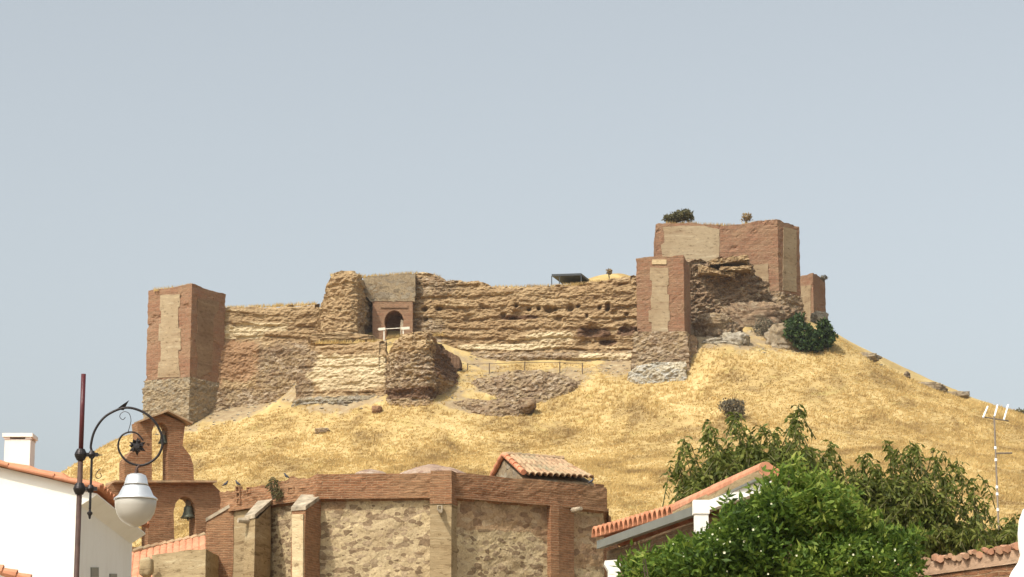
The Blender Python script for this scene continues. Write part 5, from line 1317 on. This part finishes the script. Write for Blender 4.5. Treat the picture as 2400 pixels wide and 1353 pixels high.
# ------------------------------------------------------------------ trees
def peach(label, D, foot, mass, tips, nsh, seed, group='peach trees behind the outbuilding'):
    R = np.random.RandomState(seed); k = D / F
    base = Vector((foot, D, 0)); t = Thing('peach_tree', label, 'tree', base, group)
    C = []; Dr = []; Ls = []; Ws = []; St = MB(); cen = W(sum(m[0] for m in mass) / len(mass), max(m[1] for m in mass) + 40, D)
    shoots = []
    for px, py in tips:
        for q in range(2):
            tip = W(px + R.normal() * 6, py + (0 if q == 0 else abs(R.normal()) * 16), D + R.uniform(-.8, .8)); Ln = R.uniform(0.6, 1.0)
            b_ = tip + Vector((R.uniform(-.32, .32), R.uniform(-.25, .25), -Ln * R.uniform(.6, 1))); shoots.append((b_, tip, 16))
    ar = sum(m[2] * m[3] for m in mass)
    for px, py, rx, ry in mass:
        c = W(px, py, D)
        for q in range(int(nsh * rx * ry / ar)):
            if float(fbm(np.array([px * .05 + q * .013]), np.array([q * .37]), np.array([0.5]), 2, seed)[0]) > 0.35: continue
            u_ = R.normal(size=3); u_ /= np.linalg.norm(u_); rr = R.uniform(0.0, 1) ** 0.45
            p = c + Vector((u_[0] * rx * k * rr, u_[1] * rr * 1.3, u_[2] * ry * k * rr))
            b_ = p + Vector((R.uniform(-.4, .4), R.uniform(-.3, .3), -R.uniform(.15, .55))); shoots.append((b_, p, 12))
    for b_, tip, n in shoots:
        mid = (b_ + tip) / 2 + Vector((R.uniform(-.06, .06), R.uniform(-.06, .06), 0)); St.tube([b_, mid, tip], [.010, .007, .003], 4, cap=False)
        for i in range(n):
            f = (i + R.uniform()) / n; f = 0.15 + 0.85 * f ** 0.6
            p = b_.lerp(mid, f * 2) if f < .5 else mid.lerp(tip, f * 2 - 1)
            a = R.uniform(0, 2 * math.pi); droop = R.uniform(-1.6, 0.35) if f < 0.96 else R.uniform(-1.2, .3)
            d = np.array([math.cos(a), math.sin(a), droop]); d /= np.linalg.norm(d)
            C.append(tuple(p)); Dr.append(d); Ls.append(R.uniform(.12, .20)); Ws.append(R.uniform(.042, .062))
    C = np.array(C); Dr = np.array(Dr); Ls = np.array(Ls); Ws = np.array(Ws)
    # each leaf bends down at its middle: two lozenge halves
    V1, F1 = leaves(C, Dr, Ls * 0.75, Ws, 0.2)
    M2 = C + Dr * (Ls * 0.55)[:, None]; D2 = Dr + np.array([0, 0, -0.9]); D2 /= np.linalg.norm(D2, axis=1)[:, None]
    V2, F2 = leaves(M2, D2, Ls * 0.6, Ws * 0.85, 0.2)
    V = np.concatenate([V1, V2]); Fq = np.concatenate([F1, F2 + len(V1)])
    rv = np.clip(R.uniform(0, 1, len(C)) * 0.75 + 0.22 * np.clip(fbm(C[:, 0] * 1.2, C[:, 1] * 1.2, C[:, 2] * 1.2, 2, seed) + .3, 0, 1), 0, 1)
    mk('crown', V, Fq, M['peach'], t, attrs={'rnd': np.r_[np.repeat(rv, 4), np.repeat(rv, 4)]})
    St.build('shoots', M['stem'], t)
    tr = MB(); fork = Vector((foot, D, cen.z * 0.45)); tr.tube(spline([base, base + Vector((.05, 0, cen.z * .2)), fork], 4), [.13 - .004 * i for i in range(9)], 10)
    tr_o = tr.build('trunk', M['bark'], t)
    lb = MB()
    for px, py, rx, ry in mass:
        e = W(px, py, D); lb.tube(spline([fork, fork.lerp(e, .5) + Vector((0, R.uniform(-.2, .2), .15)), e], 4), [.07 - .006 * i for i in range(9)], 7)
    lb.build('limb', M['bark'], t, parent=tr_o)
peach('peach tree with long drooping leaves right behind the salmon tiled roof edge', 41, W(1760, 1200, 41).x,
      [(1650, 1135, 45, 28), (1700, 1108, 50, 28), (1760, 1100, 60, 32), (1830, 1100, 70, 38), (1880, 1115, 60, 42), (1760, 1150, 125, 45), (1635, 1165, 45, 32), (1850, 1075, 45, 32), (1745, 1070, 45, 26), (1680, 1080, 30, 24)],
      [(1570, 1078), (1605, 1022), (1612, 1035), (1668, 985), (1682, 1000), (1712, 962), (1722, 970), (1738, 985), (1765, 1012), (1785, 995), (1805, 990), (1822, 1000), (1868, 945), (1876, 955), (1870, 975), (1872, 1000), (1905, 1045), (1590, 1085), (1655, 1040), (1690, 1040), (1700, 1060), (1745, 1040), (1790, 1035), (1805, 1045), (1835, 1040), (1850, 1050), (1625, 1075), (1610, 1110), (1600, 1130), (1885, 1065), (1820, 1055), (1770, 1060), (1865, 1035)], 980, 3)
peach('wider peach tree with upright shoots standing left of the television antenna', 42.5, W(2100, 1200, 42).x,
      [(1985, 1150, 60, 38), (2060, 1145, 60, 32), (2120, 1155, 60, 38), (2175, 1190, 50, 36), (2080, 1205, 130, 45), (2130, 1255, 140, 40), (2235, 1245, 60, 32), (1980, 1205, 80, 55), (2262, 1270, 42, 20)],
      [(1942, 1030), (1950, 1040), (1962, 1065), (2018, 1060), (2030, 1062), (2082, 1032), (2092, 1045), (2128, 1032), (2138, 1036), (2130, 1050), (2145, 1060), (2192, 1048), (2198, 1055), (2246, 1072), (2220, 1088), (2262, 1105), (2285, 1115), (2308, 1168), (2298, 1180), (2262, 1150), (2318, 1250), (1930, 1075), (1975, 1095), (2000, 1090), (2045, 1090), (2060, 1085), (2085, 1075), (2110, 1080), (2140, 1090), (2160, 1110), (2200, 1095), (2215, 1130), (2235, 1125), (2255, 1190), (2280, 1205), (2270, 1150), (2100, 1100), (2025, 1110), (2180, 1140)], 900, 4)
peach('small peach tree top beside the foot of the antenna mast', 43, W(2350, 1250, 43).x,
      [(2350, 1245, 26, 22), (2335, 1265, 20, 16), (2368, 1265, 20, 20)], [(2338, 1208), (2368, 1212), (2385, 1205), (2322, 1238)], 90, 6)

def shrub():
    D = 26.0; R = np.random.RandomState(8); k = D / F
    t = Thing('flowering_shrub', 'bright green leafy shrub dotted with white blossoms in the right foreground', 'shrub', (W(1800, 1300, D).x, D, 0))
    mass = [(1540, 1345, 90, 30), (1520, 1310, 40, 14), (1640, 1330, 100, 50), (1755, 1290, 80, 70), (1735, 1250, 50, 40), (1780, 1215, 40, 45), (1820, 1180, 45, 60), (1880, 1150, 50, 45), (1860, 1250, 110, 80),
            (1945, 1190, 55, 55), (1990, 1240, 60, 50), (2040, 1290, 70, 45), (1990, 1310, 110, 60), (2070, 1335, 60, 30), (1740, 1345, 160, 50), (1905, 1345, 200, 60), (1600, 1298, 50, 18), (1850, 1120, 26, 22), (2110, 1275, 40, 22), (1600, 1335, 90, 28), (1650, 1305, 50, 30), (1690, 1285, 40, 42), (1500, 1335, 40, 22), (1715, 1225, 26, 40), (1700, 1310, 55, 45)]
    C = []; Dr = []; tone = []
    ar = sum(m[2] * m[3] for m in mass)
    def spray(p, ax, m, tone_, step):
        for i in range(m):
            d = R.normal(size=3) + ax * 0.8; d /= np.linalg.norm(d)
            C.append(p + ax * (i - m / 2) * step + R.normal(size=3) * 0.015); Dr.append(d); tone.append(tone_)
    for mi, (px, py, rx, ry) in enumerate(mass):
        c = W(px, py, D + R.uniform(-.35, .35))
        for q in range(int(4000 * rx * ry / ar)):
            u_ = R.normal(size=3); u_ /= np.linalg.norm(u_); rr = R.uniform(0, 1) ** 0.4
            p = np.array(c) + np.array([u_[0] * rx * k * rr, u_[1] * rr * 0.7, u_[2] * ry * k * rr])
            g = float(fbm(np.array([p[0] * 4.5]), np.array([p[1] * 2.2]), np.array([p[2] * 4.5]), 2, 91)[0])
            if g < -0.15: continue
            g2 = float(fbm(np.array([p[0] * .8]), np.array([p[1] * .8]), np.array([p[2] * .8]), 2, 17)[0])
            tone_ = 0.06 + 1.0 * g2 + (0.22 if 1780 < px < 2000 and py < 1260 else 0)
            ax = R.normal(size=3) * 0.8 + np.array([u_[0] * .6, 0, 0.8]); ax /= np.linalg.norm(ax)
            spray(p, ax, 13, tone_, 0.024)
    for px, py in ((1800, 1110), (1838, 1095), (1872, 1100), (1905, 1108), (1780, 1160), (1950, 1130), (1985, 1160), (2020, 1200), (2060, 1225), (2105, 1240), (2140, 1262), (1740, 1200), (1712, 1205), (1690, 1240), (1600, 1275), (1575, 1278), (1548, 1285), (1505, 1292), (1480, 1318), (2130, 1290)):
        for q in range(7):
            e = np.array(W(px + R.uniform(-14, 14), py + R.uniform(0, 30), D + R.uniform(-.3, .3))); ax = np.array([R.uniform(-.5, .5), R.uniform(-.2, .2), 1.0]); ax /= np.linalg.norm(ax)
            spray(e - ax * 0.12, ax, 18, 0.2, 0.02)
    C = np.array(C); Dr = np.array(Dr); n = len(C)
    V, Fq = leaves(C, Dr, R.uniform(.055, .125, n), R.uniform(.022, .042, n), 0.15)
    rv = np.clip(R.uniform(0, .75, n) + np.array(tone) + 0.25 * fbm(C[:, 0] * 2.5, C[:, 1] * 2.5, C[:, 2] * 2.5, 2, 4), 0, 1)
    mk('foliage', V, Fq, M['shrubl'], t, attrs={'rnd': np.repeat(rv, 4)})
    idx = [i for i in R.choice(n, 330, replace=False) if fbm(C[i:i+1, 0] * 1.6, C[i:i+1, 1] * 1.6, C[i:i+1, 2] * 1.6, 2, 71)[0] > -0.02]; mb = MB()
    for i in idx:
        p = Vector(C[i]) + Vector((0, -0.15, 0.02)); s = R.uniform(.005, .013)
        for j in range(5):
            a = j * 1.2566; mb.add([p, p + Vector((math.cos(a) * s, -.004, math.sin(a) * s)), p + Vector((math.cos(a + .6) * s * 1.2, -.008, math.sin(a + .6) * s * 1.2)), p + Vector((math.cos(a + 1.2) * s, -.004, math.sin(a + 1.2) * s))], [(0, 1, 2, 3)])
    mb.build('blossoms', M['blossom'], t)
    st = MB(); b0 = t.loc
    for px, py, rx, ry in mass:
        for q in range(2):
            e = W(px + R.uniform(-.4, .4) * rx, py - R.uniform(0, .5) * ry, D + R.uniform(-.3, .3)); s0 = Vector((b0.x * .5 + e.x * .5, D, 0))
            st.tube(spline([s0, s0.lerp(e, .5) + Vector((R.uniform(-.1, .1), 0, 0)), e], 3), [.022 - .0025 * i for i in range(7)], 5)
    st.build('stem', M['bark'], t)
shrub()

# ------------------------------------------------------------------ summer haze
hm = bpy.data.materials.new('haze'); hm.use_nodes = True; ht = hm.node_tree; ht.nodes.clear()
ho = ht.nodes.new('ShaderNodeOutputMaterial'); hv = ht.nodes.new('ShaderNodeVolumePrincipled')
hv.inputs['Color'].default_value = (0.95, 0.96, 0.97, 1); hv.inputs['Density'].default_value = 0.00011; hv.inputs['Anisotropy'].default_value = 0.2
ht.links.new(hv.outputs[0], ho.inputs['Volume'])
mb = MB(); mb.hexa([(-620, -140, -3), (620, -140, -3), (620, 920, -3), (-620, 920, -3), (-620, -140, 72), (620, -140, 72), (620, 920, 72), (-620, 920, 72)])
tag(mb.build('haze', hm), 'thin pale summer haze filling the air over the hill', 'haze', kind='stuff')
